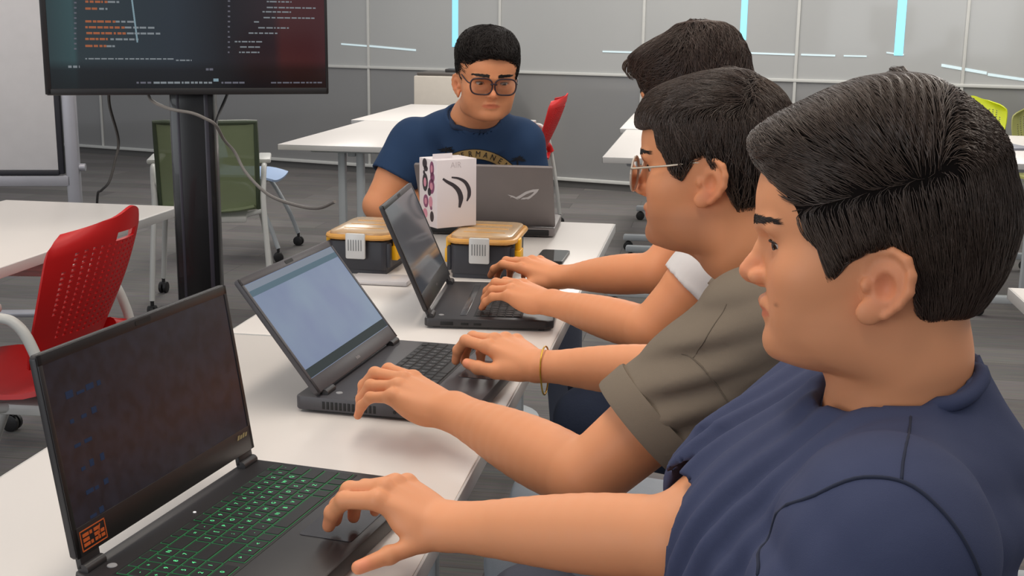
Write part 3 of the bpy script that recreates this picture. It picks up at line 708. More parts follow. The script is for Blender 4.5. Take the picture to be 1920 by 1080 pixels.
def build_electronics():
    G = 'open laptops on the tables'
    make_laptop('black laptop with green lit keys and dark screen nearest us', (-.5955, 1.2655), math.atan2(-.145, .989), .365, -.010, .241, .024, .231, math.radians(9), 'green', G)
    make_laptop('dark grey laptop showing a blank blue screen in front of the man in khaki', (-.5525, 1.8915), math.atan2(-.079, .997), .362, -.042, .238, .026, .217, math.radians(37.5), 'blue', G)
    make_laptop('charcoal laptop with dark glossy screen in front of the tool organizers', (-.540, 2.4365), math.atan2(.088, .996), .352, -.012, .240, .021, .235, math.radians(23), 'grey', G)
    t, M = make_laptop('grey gaming laptop seen from behind with a silver eye emblem on its lid', (-.606, 3.352), PI / 2 + .05, .372, -.03, .235, .026, .236, math.radians(38), 'lid', G)
    # silver slashed-eye emblem on the outside of the lid (seen from behind: across axis is mirrored)
    eye = [(-.030, -.006), (-.018, .001), (-.002, .012), (.018, .019), (.034, .0205), (.029, .012), (.020, .003), (.008, -.005), (-.006, -.010), (-.016, -.0105), (-.010, -.006), (.002, -.004), (.010, .001), (.018, .008), (.021, .013), (.010, .010), (-.002, .004), (-.012, -.003), (-.020, -.0085)]
    wing = [(-.050, .002), (-.036, -.001), (-.030, -.004), (-.022, -.011), (-.027, -.010), (-.033, -.007), (-.040, -.004), (-.044, -.008), (-.041, -.0035)]
    lower = [(-.008, -.0075), (.003, -.0075), (.012, -.003), (.024, .0075), (.027, .0105), (.018, .0015), (.010, -.006), (.004, -.0095)]
    mb = MB()
    for poly in (eye, wing, lower):
        sc = .92
        P = [(-(x * sc * 1.12) - .112, y * sc * 1.45 + .128) for x, y in poly][::-1]
        mb.prism(P, -.0088, -.0079, M=M)
    o = mb.build('emblem', mat('emblem_silver', (206, 204, 206), .35, metal=.3), t, smooth=False); o['label'] = 'silver slashed-eye emblem'
    # the little rear foot of that laptop in view under its lid
    MB().box((-.034, -.17, .006), (-.026, .17, .022), .002).build('rear_vent', mat('vent_dark', (10, 10, 11), .6), t)

    # tool organizers with amber see-through lids
    amb = mat('amber_lid', (240, 204, 158), .22, var=.2, scale=30, trans=.45, spec=.6)
    amb_o = mat('amber_rim', (228, 168, 84), .3, var=.10, scale=30, trans=.15)
    org = mat('organizer_body', (48, 49, 56), .5)
    yel = mat('clasp_yellow', (240, 178, 16), .4)
    clr = mat('latch_clear', (205, 206, 206), .3, var=.03)
    grv = mat('latch_groove', (120, 122, 124), .4)
    def organizer(label, x, y, rz):
        t = thing('tool_organizer', label, 'tool box', (x, y, .73), rz, 'tool organizers')
        w, d, h = .150, .235, .078
        MB().prism(rrect(w - .014, d - .014, .012), .0, .012).prism(rrect(w - .008, d - .008, .014), .010, h, bev=.003).build('body', org, t)
        ins = MB()
        for i, (cx, cy) in enumerate(((-.035, -.07), (.035, -.07), (-.035, 0), (.035, 0), (-.035, .07), (.035, .07))):
            ins.box((cx - .028, cy - .029, h - .002), (cx + .028, cy + .029, h + .007), .004)
        ins.build('inner_bin', mat('bin_mixed', (206, 160, 120), .4, var=.35, scale=40), t)
        MB().prism(rrect(w - .004, d - .004, .030, 3), h + .002, h + .022, bev=.004).build('lid', amb, t)
        rim = MB(); loop = [(p[0], p[1], h + .010) for p in rrect(w + .006, d + .006, .034, 3)]
        V, F = tube_vf(loop + loop[:1], .0062, 8, cap=False); rim.add(V, F)
        for i in range(3): rim.box((-w / 2 + .025, -d / 2 + .06 + i * .056, h + .020), (w / 2 - .025, -d / 2 + .063 + i * .056, h + .0232), .0012)
        rim.build('lid_rim', amb_o, t)
        for sy in (-1,):
            MB().box((-.024, sy * (d / 2 + .0085) - .004, h - .040), (.024, sy * (d / 2 + .0085) + .006, h + .0205), .004).build('latch', clr, t)
            g = MB()
            for i in range(6): g.box((-.017 + i * .0062, sy * (d / 2 + .0085) - .0046, h - .020), (-.0148 + i * .0062, sy * (d / 2 + .0085) - .003, h + .006))
            g.build('latch_groove', grv, t)
        for sx in (-1, 1):
            MB().box((sx * (w / 2 + .007) - .008, -d / 2 + .035, h - .048), (sx * (w / 2 + .007) + .008, -d / 2 + .085, h - .014), .003).box((sx * (w / 2 + .007) - .006, -d / 2 + .04, h - .02), (sx * (w / 2 + .007) + .006, -d / 2 + .075, h + .012), .003).build('clasp', yel, t)
            MB().box((sx * (w / 2 - .001) - .006, -d / 2 + .012, .016), (sx * (w / 2 - .001) + .004, -d / 2 + .03, h - .004), .003).build('corner_post', org, t)
        return t
    aL = at_y(608, 442, 2.735); aR = at_y(961, 460, 2.74)
    organizer('tool organizer with amber lid at the left behind the dark glossy screen', aL[0] + .080, 2.735 + .118, -.02)
    organizer('tool organizer with amber lid underneath the white headset box', aR[0] - .078, 2.74 + .118, .01)
    o = MB().box((-.03, -.045, 0), (.03, .045, .02), .004).build('clasp_part', yel); o.location = (0, 0, 0)
    bpy.data.objects.remove(o)

    # white product box with headset picture
    C0 = np.array([-.634, 2.808]); u = np.array([.73, .684]); u /= np.linalg.norm(u); v = np.array([-u[1], u[0]])
    a, b, h, z0 = .110, .084, .162, .8335
    t = thing('product_box', 'white cardboard box with a headset picture standing on the organizer', 'box', (C0[0], C0[1], z0), math.atan2(u[1], u[0]))
    wm = mat('card_white', (226, 218, 220), .5, var=.02)
    MB().box((0, 0, 0), (a, b, h), .0015).build('carton', wm, t)
    fl = MB().box((.006, b * .35, h - .002), (.060, b * .35 + .0015, h + .012), .0005).build('hang_tab', wm, t)
    ink = mat('ink_dark', (58, 52, 58), .5, var=.15, scale=60); pink = mat('ink_plum', (132, 76, 108), .5, var=.3, scale=80); rose = mat('ink_rose', (206, 140, 158), .5, var=.2, scale=60)
    pale = mat('ink_pale', (204, 194, 198), .5)
    # front: two curved arms of the headset
    arms = MB()
    for pts, ws in (([(.016, .118), (.028, .110), (.046, .100), (.060, .086), (.066, .068), (.062, .046)], [.004, .006, .0075, .010, .011, .005]), ([(.040, .120), (.060, .116), (.078, .106), (.088, .090), (.089, .074), (.083, .060)], [.003, .0045, .007, .0085, .008, .003])):
        c = spline([(x, y, 0) for x, y in pts], 5); ww = np.interp(np.linspace(0, 1, len(c)), np.linspace(0, 1, len(ws)), ws)
        T = np.gradient(c, axis=0); T /= np.linalg.norm(T, axis=1, keepdims=True); Nn = np.column_stack([-T[:, 1], T[:, 0]])
        Lp = c[:, :2] + Nn * ww[:, None] * .62; Rp = c[:, :2] - Nn * ww[:, None] * .62
        V = [(p[0], -.0003, p[1]) for p in Lp] + [(p[0], -.0003, p[1]) for p in Rp]; n = len(c)
        arms.add(V, [[i, i + 1, n + i + 1, n + i] for i in range(n - 1)])
    arms.build('headset_picture', ink, t, smooth=False)
    V, F = text_vf('AIR', .020); V = np.column_stack([V[:, 0] + .052, np.full(len(V), -.0003), V[:, 1] + .148]); MB().add(V, F).build('box_title', pale, t, smooth=False)
    # left side: patchwork of small portrait pictures
    side = MB()
    def disc(cy, cz, ry, rz_, mi, e=.0003):
        n = 16; V = [(-e, cy + ry * math.cos(2 * PI * i / n), cz + rz_ * math.sin(2 * PI * i / n)) for i in range(n)]; side.add(V, [list(range(n))], mi)
    B = b
    for (fy, fz, ry, rz_, mi) in ((.68, .150, .011, .012, 0), (.62, .138, .010, .007, 0), (.72, .128, .005, .005, 0), (.28, .140, .010, .018, 1), (.25, .120, .010, .012, 1), (.66, .105, .013, .022, 0), (.30, .098, .014, .018, 1), (.42, .084, .008, .010, 0), (.35, .060, .009, .014, 2), (.32, .046, .005, .005, 1), (.28, .026, .009, .013, 0), (.62, .060, .012, .016, 1), (.66, .030, .011, .012, 2)):
        disc(B * fy, fz, ry, rz_, mi)
        if rz_ > .015: disc(B * fy, fz, ry * .5, rz_ * .5, 2, .0006)
    side.build('portrait_pictures', [ink, pink, rose], t, smooth=False)
    # phone
    t = thing('phone', 'black smartphone lying face up on the white table', 'phone', (-.386, 3.035, .73), -.01)
    MB().prism(rrect(.072, .158, .010), 0, .008, bev=.002).build('phone_body', mat('phone_black', (30, 31, 32), .3), t)
    MB().prism(rrect(.067, .152, .008), .008, .0085).build('phone_screen', mat('phone_glass', (52, 56, 56), .06, spec=.7), t)
    # dark charger cable looping beside the organizers
    c = MB().tube(spline([(-.86, 3.14, .735), (-.90, 3.10, .76), (-.905, 3.05, .80), (-.892, 3.01, .805), (-.876, 3.0, .80)], 8), .004, 8).build('charger_cable', MATS['cable_black']); tag(c, 'short black cable curling up behind the left organizer', 'cable')
    # flat clear tray seen by the left organizer
    t = MB().box((-.80, 2.62, .7305), (-.66, 2.70, .742), .005).build('plastic_tray', mat('tray_pale', (205, 200, 200), .25)); tag(t, 'flat pale plastic tray lying in front of the left organizer', 'tray')
# ------------------------------------------------------------------ implicit surfaces for bodies, cloth and hair
f4 = np.float32
def A3(v): return np.array(v, f4)
def seg(a, b, ra, rb=None):
    a = A3(a); ba = A3(b) - a; bb = float(ba @ ba) + 1e-12; rb = ra if rb is None else rb
    def f(P):
        pa = P - a; h = np.clip(pa @ ba / bb, 0, 1); q = pa - h[:, None] * ba
        return np.sqrt(np.einsum('ij,ij->i', q, q)) - (ra + (rb - ra) * h)
    return f
def ball(c, r): return seg(c, A3(c) + A3((0, 0, 1e-5)), r)
def ell(c, r, R=None):
    c = A3(c); r = A3(r)
    R = None if R is None else np.array(R, f4)
    def f(P):
        q = P - c
        if R is not None: q = q @ R.T
        a = q / r; k0 = np.sqrt(np.einsum('ij,ij->i', a, a)) + 1e-9; b = a / r; k1 = np.sqrt(np.einsum('ij,ij->i', b, b)) + 1e-9
        return k0 * (k0 - 1) / k1
    return f
def smin(a, b, k):
    if k <= 0: return np.minimum(a, b)
    h = np.clip(0.5 + 0.5 * (b - a) / k, 0, 1); return b + (a - b) * h - k * h * (1 - h)
def smax(a, b, k): return -smin(-a, -b, k)
def U(fs, k):
    def f(P):
        d = fs[0](P)
        for g in fs[1:]: d = smin(d, g(P), k)
        return d
    return f
def near(f, c, r):
    """evaluate f only near its bounding ball"""
    c = A3(c)
    def g(P):
        q = P - c; dist = np.sqrt(np.einsum('ij,ij->i', q, q)) - r
        out = dist + 0.02
        m = dist < 0.06
        if m.any(): out[m] = f(P[m])
        return out
    return g
def chain(pts, rs, k=0.004):
    return U([seg(pts[i], pts[i + 1], rs[i], rs[i + 1]) for i in range(len(pts) - 1)], k)
def poly2d(P2, poly):
    """signed distance (negative inside) to a polygon"""
    v = np.array(poly, f4); n = len(v); x, y = P2[:, 0], P2[:, 1]
    d = np.full(len(P2), 1e9, f4); s = np.ones(len(P2), f4)
    for i in range(n):
        a, b = v[i], v[i - 1]; e = b - a; wx, wy = x - a[0], y - a[1]
        t = np.clip((wx * e[0] + wy * e[1]) / (e @ e + 1e-12), 0, 1); bx, by = wx - e[0] * t, wy - e[1] * t
        d = np.minimum(d, bx * bx + by * by)
        c1 = y >= a[1]; c2 = y < b[1]; c3 = e[0] * wy > e[1] * wx
        m = (c1 & c2 & c3) | (~c1 & ~c2 & ~c3); s[m] *= -1
    return s * np.sqrt(d)

def surface(f, lo, hi, h, B=8, margin=1.6):
    """surface nets over the blocks that the surface passes through"""
    lo = np.array(lo, float); hi = np.array(hi, float)
    nb = np.ceil((hi - lo) / (h * B)).astype(int)
    ii = np.stack(np.meshgrid(*[np.arange(k) for k in nb], indexing='ij'), -1).reshape(-1, 3)
    ctr = (lo + (ii + .5) * h * B).astype(f4)
    d = np.concatenate([f(ctr[i:i + 200000]) for i in range(0, len(ctr), 200000)])
    keep = ii[np.abs(d) < margin * h * B * 0.87 + .003]
    N = nb * B + 1; off = np.stack(np.meshgrid(*[np.arange(B + 1)] * 3, indexing='ij'), -1).reshape(-1, 3)
    cid = []; cpos = []; edges = []
    nx, ny, nz = [int(v) for v in N + 2]
    def gid(i): return (i[..., 0].astype(np.int64) * ny + i[..., 1]) * nz + i[..., 2]
    CH = 300
    for s in range(0, len(keep), CH):
        kb = keep[s:s + CH]; m = len(kb)
        gi = (kb[:, None, :] * B + off[None]).reshape(-1, 3)
        v = f((lo + gi * h).astype(f4)).reshape(m, B + 1, B + 1, B + 1)
        sg = v < 0
        cs = [(a, b, c) for a in (0, 1) for b in (0, 1) for c in (0, 1)]
        cnt = sum(sg[:, a:B + a, b:B + b, c:B + c].astype(np.int8) for a, b, c in cs)
        act = (cnt > 0) & (cnt < 8)
        idx = np.argwhere(act)
        if len(idx) == 0: continue
        bi, i, j, k = idx.T
        val = {c: v[bi, i + c[0], j + c[1], k + c[2]] for c in cs}
        acc = np.zeros((len(idx), 3)); n = np.zeros(len(idx))
        for ax in range(3):
            for c in cs:
                if c[ax]: continue
                e = list(c); e[ax] = 1; e = tuple(e); a_, b_ = val[c], val[e]
                cr = (a_ < 0) != (b_ < 0)
                t = np.where(cr, a_ / np.where(cr, a_ - b_, 1), 0)
                p = np.array(c, float)[None] + np.zeros((len(idx), 3)); p[:, ax] = t
                acc += p * cr[:, None]; n += cr
        base = kb[bi] * B + np.stack([i, j, k], 1)
        cid.append(gid(base)); cpos.append(lo + (base + acc / n[:, None]) * h)
        for ax in range(3):
            e1 = [0, 0, 0]; e1[ax] = 1
            a_ = sg[:, :B, :B, :B]; b_ = sg[:, e1[0]:B + e1[0], e1[1]:B + e1[1], e1[2]:B + e1[2]]
            cr = np.argwhere(a_ != b_)
            if len(cr): edges.append((ax, kb[cr[:, 0]] * B + cr[:, 1:], a_[cr[:, 0], cr[:, 1], cr[:, 2], cr[:, 3]]))
    cid = np.concatenate(cid); cpos = np.concatenate(cpos); o = np.argsort(cid); cid = cid[o]; cpos = cpos[o]
    F = []
    for ax, base, inside in edges:
        u, w = [(1, 2), (2, 0), (0, 1)][ax]
        q = []
        for du, dw in ((-1, -1), (0, -1), (0, 0), (-1, 0)):
            b = base.copy(); b[:, u] += du; b[:, w] += dw; q.append(gid(b))
        q = np.stack(q, 1); p = np.searchsorted(cid, q); p = np.minimum(p, len(cid) - 1)
        ok = (cid[p] == q).all(1) & (base[:, u] > 0) & (base[:, w] > 0)
        p = p[ok]; ins = inside[ok]
        p[~ins] = p[~ins][:, ::-1]
        F.append(p)
    return cpos.astype(f4), np.concatenate(F)

def relax(V, F, n=1, lam=0.5):
    for _ in range(n):
        acc = np.zeros_like(V); c = np.zeros(len(V))
        for a in range(4):
            for b in ((a + 1) % 4, (a - 1) % 4):
                np.add.at(acc, F[:, a], V[F[:, b]]); np.add.at(c, F[:, a], 1)
        V = V + lam * (acc / np.maximum(c, 1)[:, None] - V)
    return V.astype(f4)

def grad(f, P, e=0.0015, mag=False):
    P = P.astype(f4); g = np.stack([f(P + A3(v)) - f(P - A3(v)) for v in ((e, 0, 0), (0, e, 0), (0, 0, e))], 1)
    n = np.linalg.norm(g, axis=1)
    g = g / (n[:, None] + 1e-9)
    return (g, n / (2 * e)) if mag else g

def set_color(o, rgb):
    me = o.data; ca = me.color_attributes.new('skin', 'FLOAT_COLOR', 'POINT')
    a = np.ones((len(me.vertices), 4), f4); a[:, :3] = rgb; ca.data.foreach_set('color', a.ravel())

def herm(x, xs, ys):
    """smooth interpolation through (xs, ys)"""
    xs = np.array(xs, f4); ys = np.array(ys, f4)
    m = np.gradient(ys, xs)
    i = np.clip(np.searchsorted(xs, x) - 1, 0, len(xs) - 2); h = xs[i + 1] - xs[i]; t = np.clip((x - xs[i]) / h, 0, 1)
    return ((2 * t ** 3 - 3 * t ** 2 + 1) * ys[i] + (t ** 3 - 2 * t ** 2 + t) * h * m[i] + (-2 * t ** 3 + 3 * t ** 2) * ys[i + 1] + (t ** 3 - t ** 2) * h * m[i + 1])

def sections(zs, xf, xb, w, ex=2.2):
    """a closed form with a front outline xf(z), back outline xb(z) and half width w(z)"""
    zs = np.array(zs, f4)
    def f(P):
        z = P[:, 2]; zc = np.clip(z, zs[0], zs[-1])
        a = herm(zc, zs, xf); b = herm(zc, zs, xb); ww = np.maximum(herm(zc, zs, w), .002)
        c = (a + b) / 2; r = np.maximum((a - b) / 2, .002)
        e = ((np.abs(P[:, 0] - c) / r) ** ex + (np.abs(P[:, 1]) / ww) ** ex) ** (1 / ex)
        d = (e - 1) * np.minimum(r, ww)
        out = np.maximum(zs[0] - z, z - zs[-1])
        return np.where(out > 0, np.maximum(d, 0) + out, d)
    return f

class Frame:
    """local axes: x forward, y left, z up"""
    def __init__(s, O, fwd, pitch=0.0, roll=0.0):
        f = np.array([fwd[0], fwd[1], 0.0]); f /= np.linalg.norm(f); l = np.array([-f[1], f[0], 0]); u = np.array([0, 0, 1.])
        cp, sp = math.cos(pitch), math.sin(pitch); f2 = f * cp - u * sp; u2 = u * cp + f * sp      # pitch>0 looks down
        cr, sr = math.cos(roll), math.sin(roll); l2 = l * cr + u2 * sr; u3 = u2 * cr - l * sr
        s.R = np.stack([f2, l2, u3]); s.O = np.array(O, float)
    def loc(s, P): return ((P - s.O.astype(f4)) @ s.R.T.astype(f4)).astype(f4)
    def w(s, p): return s.O + np.asarray(p, float) @ s.R
# ------------------------------------------------------------------ heads
HZ = [-.099, -.097, -.0936, -.0886, -.0814, -.0728, -.0574, -.044, -.0244, 0, .019, .030, .0385, .0678, .09, .11, .125, .134, .137]
HF = [.040, .054, .0665, .0790, .0868, .0900, .0890, .0880, .0905, .0905, .0905, .0945, .0970, .0950, .085, .066, .042, .018, .004]
HB = [.020, .012, .004, -.002, -.008, -.016, -.030, -.042, -.060, -.080, -.092, -.096, -.099, -.100, -.092, -.075, -.052, -.025, -.006]
HW = [.010, .022, .034, .042, .0475, .0505, .0555, .0600, .0660, .0705, .0735, .0750, .0765, .0775, .0705, .0575, .040, .020, .004]

EYE = (.0712, .0320, .0135)
EYE_R = np.array([[math.cos(.32), math.sin(.32), 0], [-math.sin(.32), math.cos(.32), 0], [0, 0, 1]])

def head_sdf(ws=1.0, eardz=0.0, nose=1.0, jowl=0.0, lipopen=0.0, skull=0.0):
    base = sections(HZ, HF, [b + skull * min(1, max(0, (z + .03) / .03)) for b, z in zip(HB, HZ)], [w * ws for w in HW], 2.25)
    def f(P):
        Q = P.copy(); Q[:, 1] = np.abs(Q[:, 1])       # mirror symmetric
        d = base(Q)
        d = smin(d, ell((-.004 + skull / 2, 0, .040), (.096 - skull / 2, .0765 * ws, .0965 - skull * .4))(Q), .012)
        d = smin(d, ell((.054, .047 * ws, -.012), (.022, .018, .018))(Q), .024)          # cheek bone
        d = smin(d, ell((.044, .036 * ws, -.045), (.030, .020 + jowl, .026))(Q), .024)     # cheek
        d = smin(d, ell((.012, .050 * ws, -.066), (.030, .012 + jowl, .022))(Q), .022)     # jaw angle
        d = smin(d, seg((.0905, .008, .0285), (.0800, .044, .0285), .0070, .0065)(Q), .012)   # brow
        d = smax(d, -ell((.1020, .0350, .0125), (.0245, .0205, .0115))(Q), .010)          # eye socket
        d = smin(d, chain([(.0855, 0, .020), (.0935, 0, .006), (.1000 * 1, 0, -.006), (.1050, 0, -.0125)], [.0060, .0068, .0080, .0088 * nose], .004)(Q), .009)
        d = smin(d, ell((.0955, .0115, -.0165), (.0095, .0068, .0070))(Q), .0045)         # wing of the nose
        d = smin(d, seg((.1035, 0, -.0190), (.0950, 0, -.0235), .0040, .0038)(Q), .005)
        d = smax(d, -ell((.0985, .0062, -.0240), (.0058, .0029, .0042))(Q), .002)         # nostril
        d = smin(d, chain([(.0920, 0, -.0388), (.0898, .011, -.0398), (.0838, .022, -.0455)], [.0058, .0050, .0024], .004)(Q), .005)   # upper lip
        d = smin(d, chain([(.0885, 0, -.0512), (.0865, .010, -.0506), (.0830, .021, -.0468)], [.0062, .0054, .0026], .004)(Q), .005)   # lower lip
        d = smax(d, -chain([(.1000, 0, -.0448), (.0960, .011, -.0452), (.0865, .025, -.0472)], [.0011 + lipopen] * 2 + [.0011], .001)(Q), .0022)
        d = smin(d, ell((.0780, .004, -.0745), (.0125, .019, .0135))(Q), .014)            # chin
        # lids around the eyeball
        d = smin(d, ball(EYE, .0131)(Q), .0040)
        d = smax(d, -ell((EYE[0] + .0140, EYE[1] + .0018, EYE[2] - .0004), (.0150, .0150, .0038), EYE_R)(Q), .0010)
        d = smin(d, chain([(EYE[0] + .0105, EYE[1] - .0120, EYE[2] + .0052), (EYE[0] + .0124, EYE[1], EYE[2] + .0074), (EYE[0] + .0065, EYE[1] + .0120, EYE[2] + .0050)], [.0010, .0014, .0012], .001)(Q), .0025)
        # ear: shell, rim, lobe
        E = Q - A3((0, 0, eardz))
        m = (np.abs(E[:, 0] + .010) < .045) & (np.abs(E[:, 2] + .016) < .055) & (E[:, 1] > .04)
        if m.any():
            e = E[m]; s = ws
            yo = lambda x: .0700 * s + .42 * max(0., .006 - x)
            e_ = ell((-.0090, .0750 * s, -.0130), (.0190, .0048, .0270), _rot_y(-.42, .18))(e)
            rim = [(.0060, -.005), (.0045, .006), (-.0030, .0120), (-.0150, .0130), (-.0255, .0060), (-.0290, -.006), (-.0275, -.019), (-.0200, -.0300), (-.0100, -.0390)]
            e_ = smin(e_, chain([(x, yo(x), z) for x, z in rim], [.0030, .0033, .0036, .0039, .0042, .0042, .0039, .0035, .0033], .002)(e), .0015)
            e_ = smin(e_, ell((.0030, .0735 * s, -.0370), (.0105, .0042, .0105))(e), .006)
            e_ = smax(e_, -ell((-.0075, .0845 * s, -.0155), (.0102, .0105, .0128))(e), .0016)     # bowl
            e_ = smax(e_, -chain([(-.0020, .0795 * s, .0045), (-.0140, .0845 * s, .0055), (-.0215, .088 * s, -.003), (-.021, .088 * s, -.016)], [.0034, .0040, .0036, .0028], .002)(e), .0016)
            e_ = smin(e_, ell((.0050, .0730 * s, -.0150), (.0050, .0042, .0068))(e), .002)         # tragus
            d[m] = smin(d[m], e_, .0025)
        return d
    return f

def _rot_y(yaw, tilt):
    c, s = math.cos(yaw), math.sin(yaw); R1 = np.array([[c, s, 0], [-s, c, 0], [0, 0, 1]])
    c, s = math.cos(tilt), math.sin(tilt); R2 = np.array([[c, 0, s], [0, 1, 0], [-s, 0, c]])
    return R2 @ R1

def skin_tone(L, base, beard=0.0, ws=1.0):
    """colours that belong to the skin itself: lips, flushed nose and ears, beard shadow. L: head-local points"""
    c = np.tile(np.array(base, f4), (len(L), 1))
    x, y, z = L[:, 0], np.abs(L[:, 1]), L[:, 2]
    def g(cx, cy, cz, rx, ry, rz): return np.exp(-(((x - cx) / rx) ** 2 + ((y - cy) / ry) ** 2 + ((z - cz) / rz) ** 2))
    def mixto(col, w):
        nonlocal c
        c = c + (np.array(col, f4) - c) * np.clip(w, 0, 1)[:, None]
    b = np.array(base)
    lipw = np.clip(1 - np.abs(z + .0452 + .0022 * (y / .022) ** 2) / (.0088 * np.clip(1 - (y / .027) ** 2, .02, 1)), 0, 1) * (x > .076) * (y < .026)
    mixto(b * (.80, .52, .58), np.clip(lipw * 2.6, 0, .9))
    mixto(b * (1.0, .78, .80), .55 * g(.108, 0, -.012, .02, .016, .014))
    mixto(b * (1.0, .80, .80), .5 * g(-.012, .082 * ws, -.018, .03, .02, .034))
    mixto(b * (.88, .62, .62), .6 * g(-.008, .074 * ws, -.015, .010, .016, .013))
    mixto(b * (1.0, .86, .85), .35 * g(.075, .045, -.015, .03, .022, .02))
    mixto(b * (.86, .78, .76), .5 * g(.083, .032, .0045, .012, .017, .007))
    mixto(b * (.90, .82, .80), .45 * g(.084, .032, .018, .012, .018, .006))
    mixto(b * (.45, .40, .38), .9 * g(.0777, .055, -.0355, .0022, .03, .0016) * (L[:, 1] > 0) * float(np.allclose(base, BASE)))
    if beard:
        w = np.clip((-.030 - z) / .02, 0, 1) * np.clip((.1 - np.abs(z + .06)) / .02, 0, 1) * (x > -.02) * np.clip((x + .02) / .03, 0, 1) * (1 - np.clip(lipw * 3, 0, 1))
        mixto(b * (.60, .58, .58), beard * np.clip(w, 0, 1))
    return c

def make_eyes(fr, person, ws=1.0, look=(0.97, 0.0, -.22), scale=1.0):
    look = np.array(look) / np.linalg.norm(look)
    a, b = frame(look)
    for sy in (1, -1):
        c = np.array([EYE[0], EYE[1] * sy, EYE[2]]) * scale
        mb = MB(); n, m = 24, 16
        def sph(t0, t1, r, k, mi, push=0.0):
            V = []; F = []
            for i in range(k + 1):
                t = t0 + (t1 - t0) * i / k
                for j in range(n):
                    p = 2 * PI * j / n
                    V.append(c + r * (math.cos(t) * look + math.sin(t) * (math.cos(p) * a + math.sin(p) * b)))
            for i in range(k):
                for j in range(n): F.append([i * n + j, (i + 1) * n + j, (i + 1) * n + (j + 1) % n, i * n + (j + 1) % n])
            mb.add(fr.w(np.array(V)), F, mi)
        sph(.52, PI, .0118, 14, 0); sph(.20, .53, .01185, 5, 1); sph(.001, .21, .0119, 4, 2)
        mb.build('eye', [mat('eye_white', (196, 184, 176), .2, var=.02), mat('eye_iris', (58, 36, 24), .15), mat('eye_pupil', (8, 7, 7), .1)], person, world=True)

def strands(name, person, mats, roots, dirs_fn, f_sdf, steps, seglen, r0, lift=.0015, jitter=.25, seed=1, curl=0.0, tipfree=0.0, sides=3, clump=None):
    """combed hair: each lock follows the flow over the hair mass and tapers to its tip. roots in local coordinates"""
    g = np.random.default_rng(seed); n = len(roots)
    P = roots.astype(f4).copy(); pts = [P.copy()]; ln = seglen * g.uniform(.65, 1.25, n).astype(f4)
    rnd = g.normal(0, jitter, (n, 3)).astype(f4); off = (lift * g.uniform(.2, 1.4, n)).astype(f4); ph = g.uniform(0, 6.28, n)
    for s in range(steps):
        D = dirs_fn(P) + rnd
        N = grad(f_sdf, P)
        D = D - N * np.einsum('ij,ij->i', D, N)[:, None]
        D /= np.linalg.norm(D, axis=1, keepdims=True) + 1e-9
        if curl: D = D + curl * np.stack([np.sin(ph + s * 1.3), np.cos(ph * 1.7 + s * 1.1), np.sin(ph * .6 + s)], 1)
        P = P + D.astype(f4) * ln[:, None]
        want = off * (1.0 if s else .6) + tipfree * (s / steps) ** 2
        if clump is not None: want = want + clump(P)
        for _ in range(2):
            d = f_sdf(P); N, mag = grad(f_sdf, P, mag=True)
            P = P - N * np.clip((d - want) / np.maximum(mag, .3), -.012, .012)[:, None]
        pts.append(P.copy())
    T = np.stack(pts, 1).astype(float)                    # n, steps+1, 3
    k = steps + 1
    t = np.gradient(T, axis=1); t /= np.linalg.norm(t, axis=2, keepdims=True) + 1e-9
    up = np.array([.3, .5, .8]); a = np.cross(t, up); a /= np.linalg.norm(a, axis=2, keepdims=True) + 1e-9; b = np.cross(t, a)
    rr = (r0 * g.uniform(.6, 1.3, n))[:, None] * np.array([.55, 1, 1] + [1 - .9 * ((i - 2) / max(1, k - 3)) ** 1.6 for i in range(3, k)])[None, :k]
    V = []
    for j in range(sides):
        an = 2 * PI * j / sides
        V.append(T + rr[..., None] * (math.cos(an) * a + math.sin(an) * b))
    V = np.stack(V, 2)                                    # n,k,sides,3
    idx = np.arange(n * k * sides).reshape(n, k, sides)
    F = [np.stack([idx[:, :-1, j], idx[:, 1:, j], idx[:, 1:, (j + 1) % sides], idx[:, :-1, (j + 1) % sides]], -1).reshape(-1, 4) for j in range(sides)]
    V = V.reshape(-1, 3)
    return V, np.concatenate(F)

def sample(V, F, n, seed, keep=None):
    g = np.random.default_rng(seed)
    a = V[F[:, 1]] - V[F[:, 0]]; b = V[F[:, 3]] - V[F[:, 0]]; ar = np.linalg.norm(np.cross(a, b), axis=1)
    c = V[F].mean(1)
    if keep is not None: ar = ar * keep(c)
    p = ar / ar.sum(); i = g.choice(len(F), n, p=p)
    u, v = g.random((n, 1)), g.random((n, 1))
    return (V[F[i, 0]] + u * a[i] + v * b[i]).astype(f4)

def noise3(P, freq, seed=0):
    """cheap smooth noise: sum of warped sines"""
    g = np.random.default_rng(seed); out = np.zeros(len(P), f4); amp = 1.0
    W = P * freq
    for o in range(3):
        for _ in range(3):
            k = g.normal(0, 1, 3); k *= (1.0 + o) / np.linalg.norm(k) ; ph = g.uniform(0, 6.28)
            out += amp * np.sin(W @ k.astype(f4) + ph + .7 * np.sin(W @ np.roll(k, 1).astype(f4) * .6)).astype(f4)
        amp *= .5
    return out / 4
